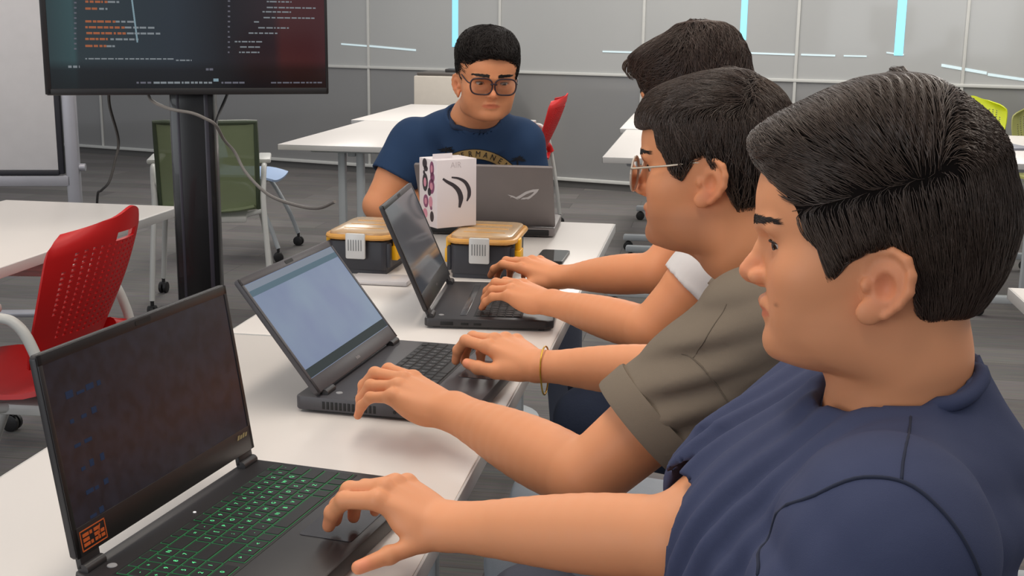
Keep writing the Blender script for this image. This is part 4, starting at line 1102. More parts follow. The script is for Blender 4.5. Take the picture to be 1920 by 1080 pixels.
# ------------------------------------------------------------------ hands, arms, torsos, clothes
FL = [(.045, .027, .021), (.049, .031, .022), (.045, .029, .021), (.036, .021, .019)]
FR = [(.0092, .0084, .0077, .0064), (.0094, .0086, .0078, .0066), (.0090, .0081, .0074, .0062), (.0079, .0070, .0064, .0054)]
def hand_sdf(W, d, n, right, angles, thumb, spread=(.10, .0, -.09, -.2), size=1.0, mcp=None, fat=1.08):
    """W wrist, d towards the middle knuckle, n out of the back of the hand; angles: bends of the four fingers; thumb: 4 joints in the palm frame (along, to thumb side, out)"""
    W = np.array(W, float); d = np.array(d, float); d /= np.linalg.norm(d); n = np.array(n, float); n -= d * (n @ d); n /= np.linalg.norm(n)
    t = np.cross(n, d) if right else np.cross(d, n)
    pf = lambda a, s, o: W + size * (d * a + t * s + n * o)
    mc = mcp or [(.086, .025, -.001), (.090, .004, .003), (.085, -.016, .001), (.077, -.035, -.004)]
    fingers = []; joints = []
    for i in range(4):
        m = pf(*mc[i]); dd = d * math.cos(spread[i]) + t * math.sin(spread[i]); th = 0; pts = [m]; p = m
        for j in range(3):
            th += math.radians(angles[i][j]); p = p + size * FL[i][j] * (dd * math.cos(th) - n * math.sin(th)); pts.append(p)
        joints.append((pts, dd * -math.sin(th) * 1 - n * math.cos(th), dd * math.cos(th) - n * math.sin(th)))
        rs = [r * size * fat for r in FR[i]]
        fs = [seg(pts[j], pts[j + 1], rs[j], rs[j + 1]) for j in range(3)] + [ball(pts[1], rs[1] * 1.06), ball(pts[2], rs[2] * 1.03)]
        fingers.append(U(fs, .003))
    tp = [np.array(q[0], float) if len(q) == 1 else pf(*q) for q in thumb]
    thf = U([seg(tp[0], tp[1], .0165 * size, .0120 * size), seg(tp[1], tp[2], .0115 * size, .0100 * size), seg(tp[2], tp[3], .0102 * size, .0082 * size), ball(tp[2], .0106 * size)], .004)
    R = np.stack([d, t, n])
    palm = [seg(pf(-.005, .012 - .008 * i, -.001), pf(*mc[i]), .0155 * size, .0108 * size) for i in range(4)]
    palm += [ell(pf(.050, -.006, -.010), (.044 * size, .036 * size, .013 * size), R), ell(pf(.034, .024, -.012), (.028 * size, .017 * size, .014 * size), R), ell(pf(.038, -.028, -.012), (.034 * size, .014 * size, .014 * size), R)]
    palmf = U(palm, .010)
    knk = U([ball(pf(mc[i][0] - .001, mc[i][1], mc[i][2] + .0035), .0085 * size) for i in range(4)], .001)
    def f(P):
        p = smin(palmf(P), knk(P), .006)
        fi = fingers[0](P)
        for g in fingers[1:]: fi = smin(fi, g(P), .0012)
        p = smin(p, fi, .006)
        return smin(p, thf(P), .008)
    return near(f, pf(.07, 0, -.01), .15 * size), dict(joints=joints, thumb=tp, pf=pf, d=d, n=n, t=t)

def nails(info, size=1.0):
    """centres and normals of nail patches"""
    out = []
    for pts, pulp, fwd in info['joints']:
        nrm = -np.array(pulp); tip = pts[3]; c = tip - fwd * .004 * size + nrm * .0062 * size; out.append((c, .0062))
    tp = info['thumb']; fw = tp[3] - tp[2]; fw /= np.linalg.norm(fw); nr = info['n'] * .5 + info['t'] * .8 + info['d'] * .1; nr -= fw * (nr @ fw); nr /= np.linalg.norm(nr)
    out.append((tp[3] - fw * .003 + nr * .008, .008))
    return out

def arm_sdf(S, E, W, ru=.050, re=.039, rw=.0225, side=None, bulge=.041):
    S, E, W = np.array(S, float), np.array(E, float), np.array(W, float)
    a = (W - E) / np.linalg.norm(W - E); side = np.array((0, 1., 0)) if side is None else np.array(side, float); side = side - a * (side @ a); side /= np.linalg.norm(side)
    fs = [seg(S, S + (E - S) * .55, ru * 1.06, ru), seg(S + (E - S) * .5, E, ru, re)]
    tt = np.linspace(0, 1, 15); rr = herm(tt, (0, .15, .32, .52, .74, .90, 1.0), (re * .97, (re + bulge) / 2, bulge, bulge * .92, bulge * .46 + rw * .52, rw * 1.02, rw * .98))
    Q = [E + (W - E) * t for t in tt]
    fs += [chain(Q, rr, .001)]
    fs += [seg(W - a * .06 + side * .008, W + side * .011, rw * .86, rw * .80), seg(W - a * .06 - side * .008, W - side * .011, rw * .86, rw * .80)]
    return U(fs, .010)

def neck_hole(c, n, r0, r1, depth=.008):
    c = A3(c); n = A3(n); n /= np.linalg.norm(n)
    def f(P):
        q = P - c; h = q @ n; a = q - h[:, None] * n; d = np.sqrt(np.einsum('ij,ij->i', a, a)) - (r0 + (r1 - r0) * np.clip(h / .1, 0, 1))
        return np.maximum(np.maximum(d, -(h + depth)), h - .16)
    return f

def folds(P, specs):
    """specs: (direction across the folds, number per metre, amplitude, phase, warp)"""
    out = np.zeros(len(P), f4)
    for k, fr, amp, ph, warp, (c, r) in specs:
        k = A3(k); k /= np.linalg.norm(k); q = P - A3(c); w = np.exp(-np.einsum('ij,ij->i', q, q) / (r * r))
        s = P @ k * fr * 6.283 + ph + warp * noise3(P, 9.0, 5)
        out += amp * w * (np.abs(np.sin(s * .5)) ** 1.5 * -1 + .5)
    return out

def trousers(person, mats_, hip, knees, ankles, col, h=.006, rt=.082, name='trousers'):
    hip = np.array(hip, float); fs = [ell(hip, (.135, .17, .115))]
    l = np.array([0, 1, 0])
    for s, (k, a) in enumerate(zip(knees, ankles)):
        k = np.array(k, float); a = np.array(a, float); s_ = 1 if s else -1
        k0 = hip + np.cross((0, 0, 1.), (k - hip) * (1, 1, 0)) / (np.linalg.norm((k - hip) * (1, 1, 0)) + 1e-9) * (.085 if ((k - hip) @ np.cross((0, 0, 1.), (k - hip) * (1, 1, 0))) > 0 else .085) * (1 if s == 0 else -1)
        fs += [seg(k0, k, rt * 1.08, rt * .80), seg(k, a, rt * .78, rt * .60)]
    b = U(fs, .03)
    f = lambda P: np.maximum(b(P) + .0035 * noise3(P, 26, 3), .075 - P[:, 2])
    pts = np.array([hip] + list(knees) + list(ankles)); lo = pts.min(0) - .22; hi = pts.max(0) + .2; lo[2] = .05
    V, F = surface(f, lo, hi, h)
    o = mesh_obj(name, V - np.array(person.location[:], f4), F, col, person, angle=180)
    for k, a in zip(knees, ankles):
        k = np.array(k, float); a = np.array(a, float); fw = (k - hip) * (1, 1, 0); fw /= np.linalg.norm(fw)
        sh = U([seg((a[0], a[1], .055), a + fw * .12 + (0, 0, .04 - a[2]), .042, .036), seg((a[0], a[1], .05) - fw * .045, (a[0], a[1], .10), .040, .044), seg(a + fw * .08 + (0, 0, .035 - a[2]), a + fw * .165 + (0, 0, .032 - a[2]), .042, .034)], .02)
        ff = lambda P: np.maximum(sh(P), .002 - P[:, 2])
        V, F = surface(ff, a + (-.24, -.24, -a[2] - .01), a + (.24, .24, .16 - a[2]), .006)
        mesh_obj('shoe', V - np.array(person.location[:], f4), F, mats_, person, angle=180)
    return o

def finish_person(person, name_mesh, V, F, fr, base_rgb, beard, ws, nail_list, m):
    o = mesh_obj(name_mesh, V - np.array(person.location[:], f4), F, m, person, angle=180)
    L = fr.loc(V.astype(f4)); near_h = np.linalg.norm(L, axis=1) < .26
    c = np.tile(np.array(base_rgb, f4), (len(V), 1))
    c[near_h] = skin_tone(L[near_h], base_rgb, beard, ws)
    b = np.array(base_rgb, f4)
    for p, r in nail_list:
        w = np.exp(-(np.linalg.norm(V - np.array(p), axis=1) / .014) ** 2)
        c = c + (b * np.array((1.03, .84, .88), f4) - c) * (.75 * w)[:, None]
    for p, r in nail_list:
        w = np.clip(1.6 - np.linalg.norm(V - np.array(p), axis=1) / r * 1.3, 0, 1)
        c = c + (b * np.array((1.12, .98, 1.12), f4) - c) * w[:, None]
    set_color(o, c); return o
# ------------------------------------------------------------------ the four people
def cast(f, px, py, d0, d1, n=90):
    """first point where the line of sight meets surface f"""
    c = np.array([0, 0, CAM_H]); r = CAM_M @ np.array([px - CX, CY - py, F_PX]) / F_PX
    t = np.linspace(d0, d1, n); v = f((c + t[:, None] * r).astype(f4)); i = np.argmax(v < 0)
    if not (v < 0).any(): return c + r * t[np.argmin(v)]
    if i == 0: return c + r * t[0]
    a, b = t[i - 1], t[i]
    for _ in range(14):
        m = (a + b) / 2
        if f((c + m * r)[None].astype(f4))[0] < 0: b = m
        else: a = m
    return c + r * b

def seam(name, person, f, pix, d0, d1, r, m, sub=5):
    P = np.array([cast(f, x, y, d0, d1) for x, y in pix]); P = spline(P, sub)
    for _ in range(3): P = P - grad(f, P) * f(P.astype(f4))[:, None]
    return MB().tube(P, r, 6).build(name, m, person, world=True, angle=180)

def local_mesh(name, V, F, m, person, ang=180):
    return mesh_obj(name, np.asarray(V) - np.array(person.location[:]), F, m, person, angle=ang)

def torso_prims(chest, cr, belly, br, SL, SR, neck, drop=.05, back=None, k=0.0):
    SL, SR, neck = np.array(SL), np.array(SR), np.array(neck); ctr = (SL + SR) / 2
    fs = [ell(chest, np.array(cr) + k), ell(belly, np.array(br) + k)]
    for S in (SL, SR):
        n0 = neck + (S - ctr) * .22 + (0, 0, -drop)
        fs.append(seg(n0, S + (ctr - S) * .16 + (0, 0, .012), .046 + k, .050 + k))
        fs.append(seg(S + (ctr - S) * .35 + (0, 0, -.03), S, .070 + k, .056 + k))
    if back is not None: fs.append(ell(back[0], np.array(back[1]) + k))
    return fs

def shirt_sdf(prims, sleeves, neck, hem_z, fold_specs, kk=.035, nz=.0016, freq=22, seed=2):
    """sleeves: (start, end, r0, r1)"""
    C, nn, R = neck; neck_cut = neck_hole(C, nn, R, R + .016, .012); stand = seg(C - nn * .07, C - nn * .002, R + .020, R + .0065); body0 = U(prims, kk)
    body = lambda P: smin(body0(P), np.maximum(stand(P), (P - A3(C)) @ A3(nn) - .004), .02)
    sl = []
    for a, b, r0, r1 in sleeves:
        a = np.array(a, float); b = np.array(b, float); x = (b - a) / np.linalg.norm(b - a)
        sl.append((seg(a, b + x * .05, r0, r1 + (r1 - r0) * .2), A3(b), A3(x), seg(b - x * .012, b + x * .08, r1 - .0115, r1 - .007)))
    def f(P):
        d = body(P)
        for s, b, x, inn in sl:
            ds = s(P); ds = np.maximum(ds, (P - b) @ x); d = smin(d, ds, .022)
        d = d + folds(P, fold_specs) + nz * noise3(P, freq, seed)
        for s, b, x, inn in sl: d = smax(d, -inn(P), .003)
        d = smax(d, -neck_cut(P), .003)
        return np.maximum(d, hem_z - P[:, 2])
    return f

SKIN = None
def person_mats():
    global SKIN
    SKIN = mat('skin', (255, 255, 255), .50, var=.03, scale=60, bump=.035, bscale=1400, spec=.35, sss=.12, attr='skin')
    mat('hair_black', (30, 24, 22), .55, var=.3, scale=90, spec=.3); mat('hair_base', (20, 16, 15), .9, var=.2, scale=90, spec=.08)
    mat('hair_brown', (76, 61, 52), .31, var=.35, scale=90, spec=.6)
    mat('hair_dark', (34, 27, 24), .42, var=.25, scale=90, spec=.45)
    mat('shirt_navy', (66, 72, 99), .85, var=.05, scale=40, bump=.25, bscale=1800, spec=.2)
    mat('seam_navy', (34, 40, 60), .9); mat('shirt_khaki', (124, 112, 98), .85, var=.04, scale=40, bump=.25, bscale=1800, spec=.2)
    mat('seam_khaki', (104, 93, 80), .9); mat('shirt_white', (226, 222, 220), .85, bump=.2, bscale=1500, spec=.2)
    mat('shirt_petrol', (44, 66, 98), .85, var=.05, bump=.2, bscale=1500, spec=.2); mat('seam_petrol', (34, 51, 78), .9)
    mat('denim_light', (176, 186, 198), .9, var=.22, scale=14, bump=.3, bscale=900); mat('cloth_dark', (74, 78, 92), .9, var=.1, bump=.2); mat('denim_navy', (40, 50, 72), .9, var=.15, bump=.2)
    mat('shoe_grey', (60, 60, 62), .7); mat('gold', (212, 170, 70), .28, metal=.9, var=.05)
    mat('lash', (16, 12, 11), .6)

def hair_mass(zs, xf, xb, w, poly, fr, ex=2.1, groove=None, extra=None, pad=.010):
    cap = sections(zs, xf, xb, w, ex)
    def f(L):
        d = cap(L)
        if extra is not None: d = smin(d, extra(L), .012)
        if groove is not None: d = d + groove(L)
        return smax(d, poly2d(np.column_stack([L[:, 0], L[:, 2]]), poly), pad)
    return f

def build_hair(person, fr, f, lo, hi, m_mass, m_str, flow, n, steps, seglen, r0, seed, h=.0032, lift=.0016, keep=None, jitter=.22, curl=0.0, tipfree=0.0, relaxn=1, clump=None):
    V, F = surface(f, lo, hi, h, margin=5.0); V = relax(V, F, relaxn)
    hair = local_mesh('hair', fr.w(V), F, m_mass, person)
    roots = sample(V, F, n, seed, keep)
    SV, SF = strands('hair_strands', person, m_str, roots, flow, f, steps, seglen, r0, lift=lift, seed=seed, jitter=jitter, curl=curl, tipfree=tipfree, clump=clump)
    o = mesh_obj('hair_strands', fr.w(SV) - np.array(person.location[:]), SF, m_str, hair, angle=180); o['kind'] = 'stuff'
    return hair

def brows(person, fr, head, m, ws=1.0, n=420, seed=3, thick=.0060, r0=.00026, lift=0.0):
    g = np.random.default_rng(seed); t = g.random(n); sy = np.where(g.random(n) < .5, 1, -1)
    y = .010 + .036 * t; z = .0322 + lift + .0045 * np.sin(t * PI * .75) - .0035 * t + (g.random(n) - .5) * thick * (1 - .65 * t ** 2)
    P = np.column_stack([np.full(n, .095) - .018 * t ** 2, y * sy, z]).astype(f4)
    for _ in range(6): P = P - grad(head, P) * head(P)[:, None]
    flow = lambda Q: np.column_stack([np.full(len(Q), -.2), np.sign(Q[:, 1]) * 1.0, np.where(np.abs(Q[:, 1]) < .02, .45, .05)]).astype(f4)
    SV, SF = strands('eyebrow', person, m, P, flow, head, 4, .0020, r0, lift=.0004, jitter=.10, seed=seed)
    nv = len(SV) // n
    for s in (1, -1):
        sel = np.repeat(sy == s, nv); idx = np.cumsum(sel) - 1; F2 = SF[sel[SF[:, 0]]]
        mesh_obj('eyebrow', fr.w(SV[sel]) - np.array(person.location[:]), idx[F2], m, person, angle=180)
    for s in (1, -1):
        dy = np.linspace(-.0112, .0128, 14); dz = .0036 * np.sqrt(np.clip(1 - ((dy - .0008) / .0135) ** 2, .02, 1)) - .0004
        P = np.column_stack([EYE[0] + np.sqrt(.0135 ** 2 - dy ** 2 - dz ** 2), s * (EYE[1] + dy), EYE[2] + dz])
        MB().tube(fr.w(P), np.concatenate([np.linspace(.0004, .0011, 7), np.linspace(.0011, .0005, 7)]), 6).build('eyelash', m, person, world=True)

def person_root(label, loc):
    return thing('person', label, 'person', tuple(loc))

def make_body(person, fr, head, neck_pts, torso, arms, hands, lo, hi, h, base, beard, ws, m=None):
    fs = [near(lambda P: head(fr.loc(P)), fr.O, .25)]
    neck = near(U([seg(neck_pts[i], neck_pts[i + 1], neck_pts[i][3], neck_pts[i + 1][3]) for i in range(len(neck_pts) - 1)] if False else [seg(a[:3], b[:3], a[3], b[3]) for a, b in zip(neck_pts, neck_pts[1:])], .01), np.mean([p[:3] for p in neck_pts], 0), .2)
    tor = U(torso, .03); arm = [a for a in arms]
    hs = [q[0] for q in hands]
    def f(P):
        d = smin(tor(P), neck(P), .03)
        d = smin(d, fs[0](P), .022)
        for a in arm: d = smin(d, a(P), .02)
        for q in hs: d = smin(d, q(P), .010)
        return d
    V, F = surface(f, lo, hi, h)
    nl = []
    for q in hands: nl += nails(q[1])
    return finish_person(person, 'body', V, F, fr, base, beard, ws, nl, m or SKIN)

def ring(c, e1, e2, a, b, n=40):
    t = np.linspace(0, 2 * PI, n, endpoint=False)
    return np.array(c) + np.cos(t)[:, None] * np.array(e1) * a + np.sin(t)[:, None] * np.array(e2) * b

def collar(person, f, c, fwd3, left3, a, b, m, r=.0058, name='collar'):
    P = ring(c, fwd3, left3, a, b, 60)
    for _ in range(5):
        N, mag = grad(f, P, mag=True); P = P - N * np.clip(f(P.astype(f4)) / np.maximum(mag, .3), -.01, .01)[:, None]
    for _ in range(4): P = (np.roll(P, 1, 0) + P * 2 + np.roll(P, -1, 0)) / 4
    P = P + grad(f, P) * .002
    P = np.vstack([P, P[:1]])
    V, F = tube_vf(P, r, 8, cap=False)
    return MB().add(V, F).build(name, m, person, world=True, angle=180)
def band(parent, person, c, x, a, b, rad, hw, th, m, name):
    V = []; F = []; n = 48
    prof = [(-th, -hw), (th * .7, -hw), (th, -hw * .8), (th, hw * .8), (th * .7, hw), (-th, hw)]; k = len(prof)
    for i in range(n):
        t = 2 * PI * i / n; d = math.cos(t) * a + math.sin(t) * b
        for r, s_ in prof: V.append(c + d * (rad + r) + x * s_)
    for i in range(n):
        for j in range(k): F.append([i * k + j, ((i + 1) % n) * k + j, ((i + 1) % n) * k + (j + 1) % k, i * k + (j + 1) % k])
    o = MB().add(V, F).build(name, m, parent, angle=60); o.location = -np.array(person.location[:]); return o
BASE = np.array(lin((229, 157, 113)))

def person_front():
    fr = Frame(at_d(1640, 480, 1.04), (-.99, .136), .065, .06)
    p = person_root('person in navy shirt nearest us, in profile, hand on the laptop with green keys', (.25, 1.06, 0))
    head = head_sdf(ws=1.0, nose=1.04)
    Bk, Fr_ = at_d(1822, 664, 1.06), at_d(1538, 785, 1.06); C = (Bk + Fr_) / 2
    e1 = (Fr_ - Bk) / np.linalg.norm(Fr_ - Bk); e2 = np.cross((0, 0, 1.), e1); e2 /= np.linalg.norm(e2); nn = np.cross(e1, e2)
    SL, SR = np.array([.140, .875, .940]), np.array([.158, 1.250, .938]); EL = np.array([.03, .84, .69]); WL = np.array([-.10, .96, .625])
    WR = np.array([-.2600, 1.206, .786]); ER = np.array([-.014, 1.082, .846])
    T = dict(chest=(.125, 1.066, .830), cr=(.140, .180, .140), belly=(.145, 1.066, .64), br=(.150, .170, .20), SL=SL, SR=SR, neck=C, drop=.078, back=((.172, 1.066, .915), (.098, .150, .100)))
    hd, hi_ = hand_sdf(WR, (-.066, .013, .028), (.40, -.22, .88), True, [(32, 38, 22), (36, 38, 24), (40, 38, 24), (44, 34, 22)],
                       [(.014, .016, -.012), ((-.284, 1.188, .773),), ((-.316, 1.170, .764),), ((-.343, 1.146, .7585),)], spread=(.03, .01, -.03, -.08), size=.91, fat=1.24)
    hl, hli = hand_sdf(WL, (-.09, .03, -.01), (0, 0, 1), False, [(20, 30, 20)] * 4, [(.02, .02, -.01), (.05, .04, -.02), (.07, .05, -.03), (.09, .055, -.035)])
    neckp = [tuple(fr.w((-.018, 0, -.02))) + (.056,), tuple(fr.w((-.023, 0, -.085))) + (.0555,), tuple(C - nn * .01) + (.060,), tuple(C - nn * .06) + (.066,)]
    make_body(p, fr, head, neckp, torso_prims(k=-.014, **T), [arm_sdf(SR, ER, WR, bulge=.040, re=.040, rw=.0240, side=(.3, .9, .3)), arm_sdf(SL, EL, WL)], [(hd, hi_), (hl, hli)], (-.50, .72, .45), (.42, 1.42, 1.34), .0021, BASE, .30, 1.0)
    make_eyes(fr, p, look=(.84, .46, -.36)); brows(p, fr, head, mat('brow_brown', (38, 27, 22), .6), n=1100)
    fs = [((-.35, .90, .20), 26, .010, .4, 1.6, ((.03, 1.08, .92), .15)), ((-.40, .88, .25), 33, .008, 1.4, 1.8, ((.02, .98, .86), .13)), ((.8, .1, .55), 24, .008, .2, 1.5, ((.06, .85, .87), .10)), ((.2, .1, 1.), 15, .006, 0, 1.3, ((.22, 1.0, .88), .14))]
    cut = (C, nn, 0.0655)
    f = shirt_sdf(torso_prims(k=.010, **T) + [seg((.135, 1.20, .920), (.040, 1.135, .862), .080, .074)], [(SL, SL + (EL - SL) * .72, .078, .083), (SR, SR + (ER - SR) * .62, .068, .064)], cut, .50, fs, seed=4)
    V, F = surface(f, (-.20, .72, .49), (.44, 1.42, 1.10), .0042)
    sh = local_mesh('t_shirt', V, F, MATS['shirt_navy'], p)
    seam('sleeve_seam', sh, f, [(1421, 1078), (1445, 1002), (1530, 928), (1620, 895), (1697, 905), (1764, 956), (1818, 1033), (1837, 1078)], .6, 1.15, .0016, MATS['seam_navy']).parent
    seam('shoulder_seam', sh, f, [(1708, 745), (1706, 800), (1696, 850), (1690, 903)], .6, 1.2, .0011, MATS['seam_navy'])
    collar(p, f, C - nn * .004, e1, e2, .0690, .0715, MATS['shirt_navy'], .0072)
    trousers(p, MATS['shoe_grey'], (.24, 1.066, .52), [(-.20, .94, .570), (-.185, 1.365, .600)], [(-.10, .93, .09), (-.14, 1.34, .09)], MATS['cloth_dark'])
    # hair, combed from a side parting
    zs = [-.060, -.045, -.0300, -.0176, .0104, .032, .069, .085, .0976, .1085, .117, .126, .134, .1413, .147, .1510, .1530]
    xf = [.060, .075, .085, .090, .093, .095, .0960, .098, .1005, .0960, .086, .071, .0535, .0365, .0200, .004, -.012]
    xb = [-.060, -.082, -.094, -.1020, -.1107, -.1150, -.1085, -.1035, -.098, -.0915, -.0845, -.075, -.0655, -.056, -.045, -.034, -.022]
    w = [.050, .058, .066, .072, .0800, .0835, .0860, .0855, .0835, .0805, .0765, .071, .064, .055, .044, .028, .010]
    px = lambda q: [((1640 - x) * .000452, (480 - y) * .000452) for x, y in q]
    poly = px([(1385, 296), (1423, 303), (1443, 318), (1481, 370), (1520, 428), (1547, 447), (1560, 517), (1574, 500), (1597, 471), (1630, 452), (1668, 446), (1693, 456), (1712, 505), (1712, 572), (1736, 590), (1803, 590), (1990, 600), (1990, 60), (1350, 60)])
    part = lambda L: L[:, 2] - (.058 + .25 * (-L[:, 0])) - np.where(L[:, 1] > 0, 0, -.06)      # above: swept over the top
    def groove(L):
        q = np.where(L[:, 1] > -.09, 1.0, 1.0)
        top = np.clip((L[:, 2] - .080) / .02, 0, 1)
        s = L[:, 0] * .86 + L[:, 1] * .42 + L[:, 2] * .25
        return (.0008 * top * noise3(L, 60, 8) - .0005 * noise3(L, 90, 3) - .0010 * (1 - top) * noise3(L * A3((2.2, 1, .35)), 70, 5)).astype(f4)
    hm = hair_mass(zs, xf, xb, w, poly, fr, groove=groove, pad=.008)
    def flow(L):
        top = np.clip(part(L) / .012 + .5, 0, 1)[:, None]; crown = np.clip((-.045 - L[:, 0]) / .03, 0, 1)[:, None]
        side = np.column_stack([-.22 - .3 * np.clip(L[:, 0] / .06, 0, 1), np.sign(L[:, 1]) * .1, np.full(len(L), -1.0)])
        tp = np.column_stack([np.full(len(L), .42), np.full(len(L), -.9), np.full(len(L), .35)])
        bk = np.column_stack([np.full(len(L), -.75), np.full(len(L), -.25), np.full(len(L), -.55)])
        tp = tp * (1 - crown) + bk * crown
        return (tp * top + side * (1 - top)).astype(f4)
    build_hair(p, fr, hm, (-.14, -.11, -.075), (.13, .11, .17), MATS['hair_base'], MATS['hair_brown'], flow, 21000, 8, .0060, .00034, 5, h=.0026, lift=.0016, jitter=.09, tipfree=.0006, clump=lambda L: (.0028 * np.clip((L[:, 2] - .070) / .02, 0, 1) * np.cos((L[:, 0] * .86 + L[:, 1] * .42 + L[:, 2] * .25) * 430 + 1.0 * noise3(L, 30, 8)) ** 2).astype(f4))
    return p

def person_khaki():
    fr = Frame(at_d(1344, 333, 1.60), (-.975, .22), .045, .05)
    p = person_root('person with clear glasses in a khaki shirt typing on the blue-screen laptop', (.13, 1.64, 0))
    head = head_sdf(ws=.97, eardz=.013, nose=.96, skull=.011)
    Bk, Fr_ = at_d(1506, 414, 1.62), at_d(1346, 512, 1.62); C = (Bk + Fr_) / 2
    e1 = (Fr_ - Bk) / np.linalg.norm(Fr_ - Bk); e2 = np.cross((0, 0, 1.), e1); e2 /= np.linalg.norm(e2); nn = np.cross(e1, e2)
    SL, SR = np.array([.062, 1.450, .955]), np.array([.100, 1.830, .942]); EL = np.array([-.132, 1.412, .772]); ER = np.array([-.018, 1.80, .802])
    WL = np.array([-.336, 1.577, .793]); WR = np.array([-.252, 1.822, .793])
    T = dict(chest=(.108, 1.645, .825), cr=(.135, .185, .145), belly=(.12, 1.645, .64), br=(.150, .175, .20), SL=SL, SR=SR, neck=C, drop=.072, back=((.135, 1.645, .915), (.10, .16, .10)))
    h1 = hand_sdf(WL, (-.086, .034, .028), (.30, -.22, .93), False, [(10, 42, 24), (16, 46, 26), (24, 44, 24), (26, 34, 20)], [(.016, .018, -.012), (.044, .040, -.024), (.070, .046, -.034), (.092, .044, -.040)], spread=(.03, .0, -.04, -.12))
    h2 = hand_sdf(WR, (-.080, .050, .026), (.22, -.25, .94), True, [(12, 50, 24), (20, 48, 26), (28, 46, 24), (32, 40, 20)], [(.016, .018, -.012), (.046, .042, -.020), (.076, .050, -.026), (.100, .050, -.030)], spread=(.05, .0, -.05, -.10))
    neckp = [tuple(fr.w((-.020, 0, -.02))) + (.053,), tuple(fr.w((-.030, 0, -.085))) + (.054,), tuple(C - nn * .005) + (.057,), tuple(C - nn * .06) + (.062,)]
    make_body(p, fr, head, neckp, torso_prims(k=-.014, **T), [arm_sdf(SR, ER, WR, bulge=.040, side=(.2, .9, .3)), arm_sdf(SL, EL, WL, re=.043, bulge=.0445, rw=.0245, side=(.5, .6, .3))], [h1, h2], (-.60, 1.24, .45), (.34, 2.06, 1.32), .0024, BASE * (.97, .95, .92), .75, 1.0)
    make_eyes(fr, p, look=(.92, .22, -.30)); brows(p, fr, head, MATS['lash'], n=900)
    fs = [((.35, .1, -.95), 27, .009, .5, 1.5, ((-.02, 1.40, .93), .10)), ((.1, .2, -.95), 24, .009, 1.0, 1.6, ((.02, 1.42, .84), .10)), ((.5, .2, .8), 13, .012, 0, 1.0, ((.06, 1.5, .68), .14))]
    cut = (C, nn, 0.0625)
    X = (EL - SL) / np.linalg.norm(EL - SL); cuffc = SL + (EL - SL) * .66
    f = shirt_sdf(torso_prims(k=.010, **T), [(SL, cuffc, .074, .0735), (SR, SR + (ER - SR) * .36, .070, .070)], cut, .53, fs, seed=9)
    V, F = surface(f, (-.24, 1.24, .51), (.36, 2.06, 1.10), .0042)
    sh = local_mesh('t_shirt', V, F, MATS['shirt_khaki'], p)
    a, b = frame(X)
    band(sh, p, cuffc - X * .015, X, a, b, .0735, .019, .0042, MATS['shirt_khaki'], 'cuff')
    seam('sleeve_seam', sh, f, [(1278, 663), (1290, 667), (1305, 678), (1340, 717), (1370, 763)], 1.1, 1.7, .0010, MATS['seam_khaki'])
    seam('shoulder_seam', sh, f, [(1362, 570), (1345, 600), (1320, 640), (1299, 672)], 1.1, 1.7, .0008, MATS['seam_khaki'])
    collar(p, f, C - nn * .004, e1, e2, .0660, .0680, MATS['shirt_khaki'], .0068)
    P = ring(C + nn * .0120, e1, e2, .0680, .0690, 96); mb = MB()
    for i, q in enumerate(P):
        n_ = P[(i + 1) % len(P)] - q; mb.tube([q - n_ * .35, q + n_ * .35], [.0022, .0022], 6)
    mb.build('necklace', MATS['gold'], p, world=True)
    ax = (ER - WR) / np.linalg.norm(ER - WR); a, b = frame(ax); bc = WR + ax * .012
    P = ring(bc, a, b, .031, .031, 40) ; P = P + np.outer(np.clip(-(P - bc)[:, 2] - .015, 0, 1) * .9, (0, 0, -1)); P = np.vstack([P, P[:1]])
    V, F = tube_vf(P, .0013, 6, cap=False); MB().add(V, F).build('bracelet', MATS['gold'], p, world=True, angle=180)
    trousers(p, MATS['shoe_grey'], (.19, 1.645, .53), [(-.215, 1.56, .585), (-.215, 1.78, .585)], [(-.17, 1.55, .09), (-.17, 1.80, .09)], MATS['denim_light'])
    # hair
    px = lambda q: [((1344 - x) * .000696, (333 - y) * .000696) for x, y in q]
    zs = [-.055, -.044, -.020, .005, .030, .055, .0690, .0856, .100, .1110, .1240, .1330, .1385, .1410]
    xf = [.050, .070, .085, .092, .096, .100, .1050, .1040, .0970, .0890, .0650, .0370, .0110, -.008]
    xb = [-.050, -.065, -.085, -.096, -.1010, -.1020, -.1000, -.0945, -.0880, -.0800, -.0640, -.0480, -.0360, -.022]
    w = [.050, .058, .070, .077, .080, .0815, .0820, .0800, .0760, .070, .0580, .0450, .030, .012]
    poly = px([(1188, 240), (1212, 240), (1232, 238), (1248, 236), (1251, 270), (1270, 292), (1280, 322), (1302, 331), (1326, 296), (1345, 288), (1361, 313), (1384, 347), (1402, 398), (1424, 402), (1560, 402), (1560, 60), (1150, 60)])
    def groove(L):
        top = np.clip((L[:, 2] - .07) / .02, 0, 1)
        return (.0016 * top * np.abs(np.sin((L[:, 1] + .3 * L[:, 2]) * 260 + 1.5 * noise3(L, 25, 2))) - .0008 * noise3(L, 80, 3)).astype(f4)
    hm = hair_mass(zs, xf, xb, w, poly, fr, groove=groove, pad=.008)
    def flow(L):
        top = np.clip((L[:, 2] - .075) / .02, 0, 1)[:, None]; crown = np.clip((-.04 - L[:, 0]) / .03, 0, 1)[:, None]
        side = np.column_stack([np.full(len(L), -.12), np.sign(L[:, 1]) * .1, np.full(len(L), -1.0)])
        tp = np.column_stack([np.full(len(L), 1.0), np.full(len(L), -.25), np.full(len(L), -.25)]); bk = np.column_stack([np.full(len(L), -.8), np.full(len(L), .1), np.full(len(L), -.7)])
        return ((tp * (1 - crown) + bk * crown) * top + side * (1 - top)).astype(f4)
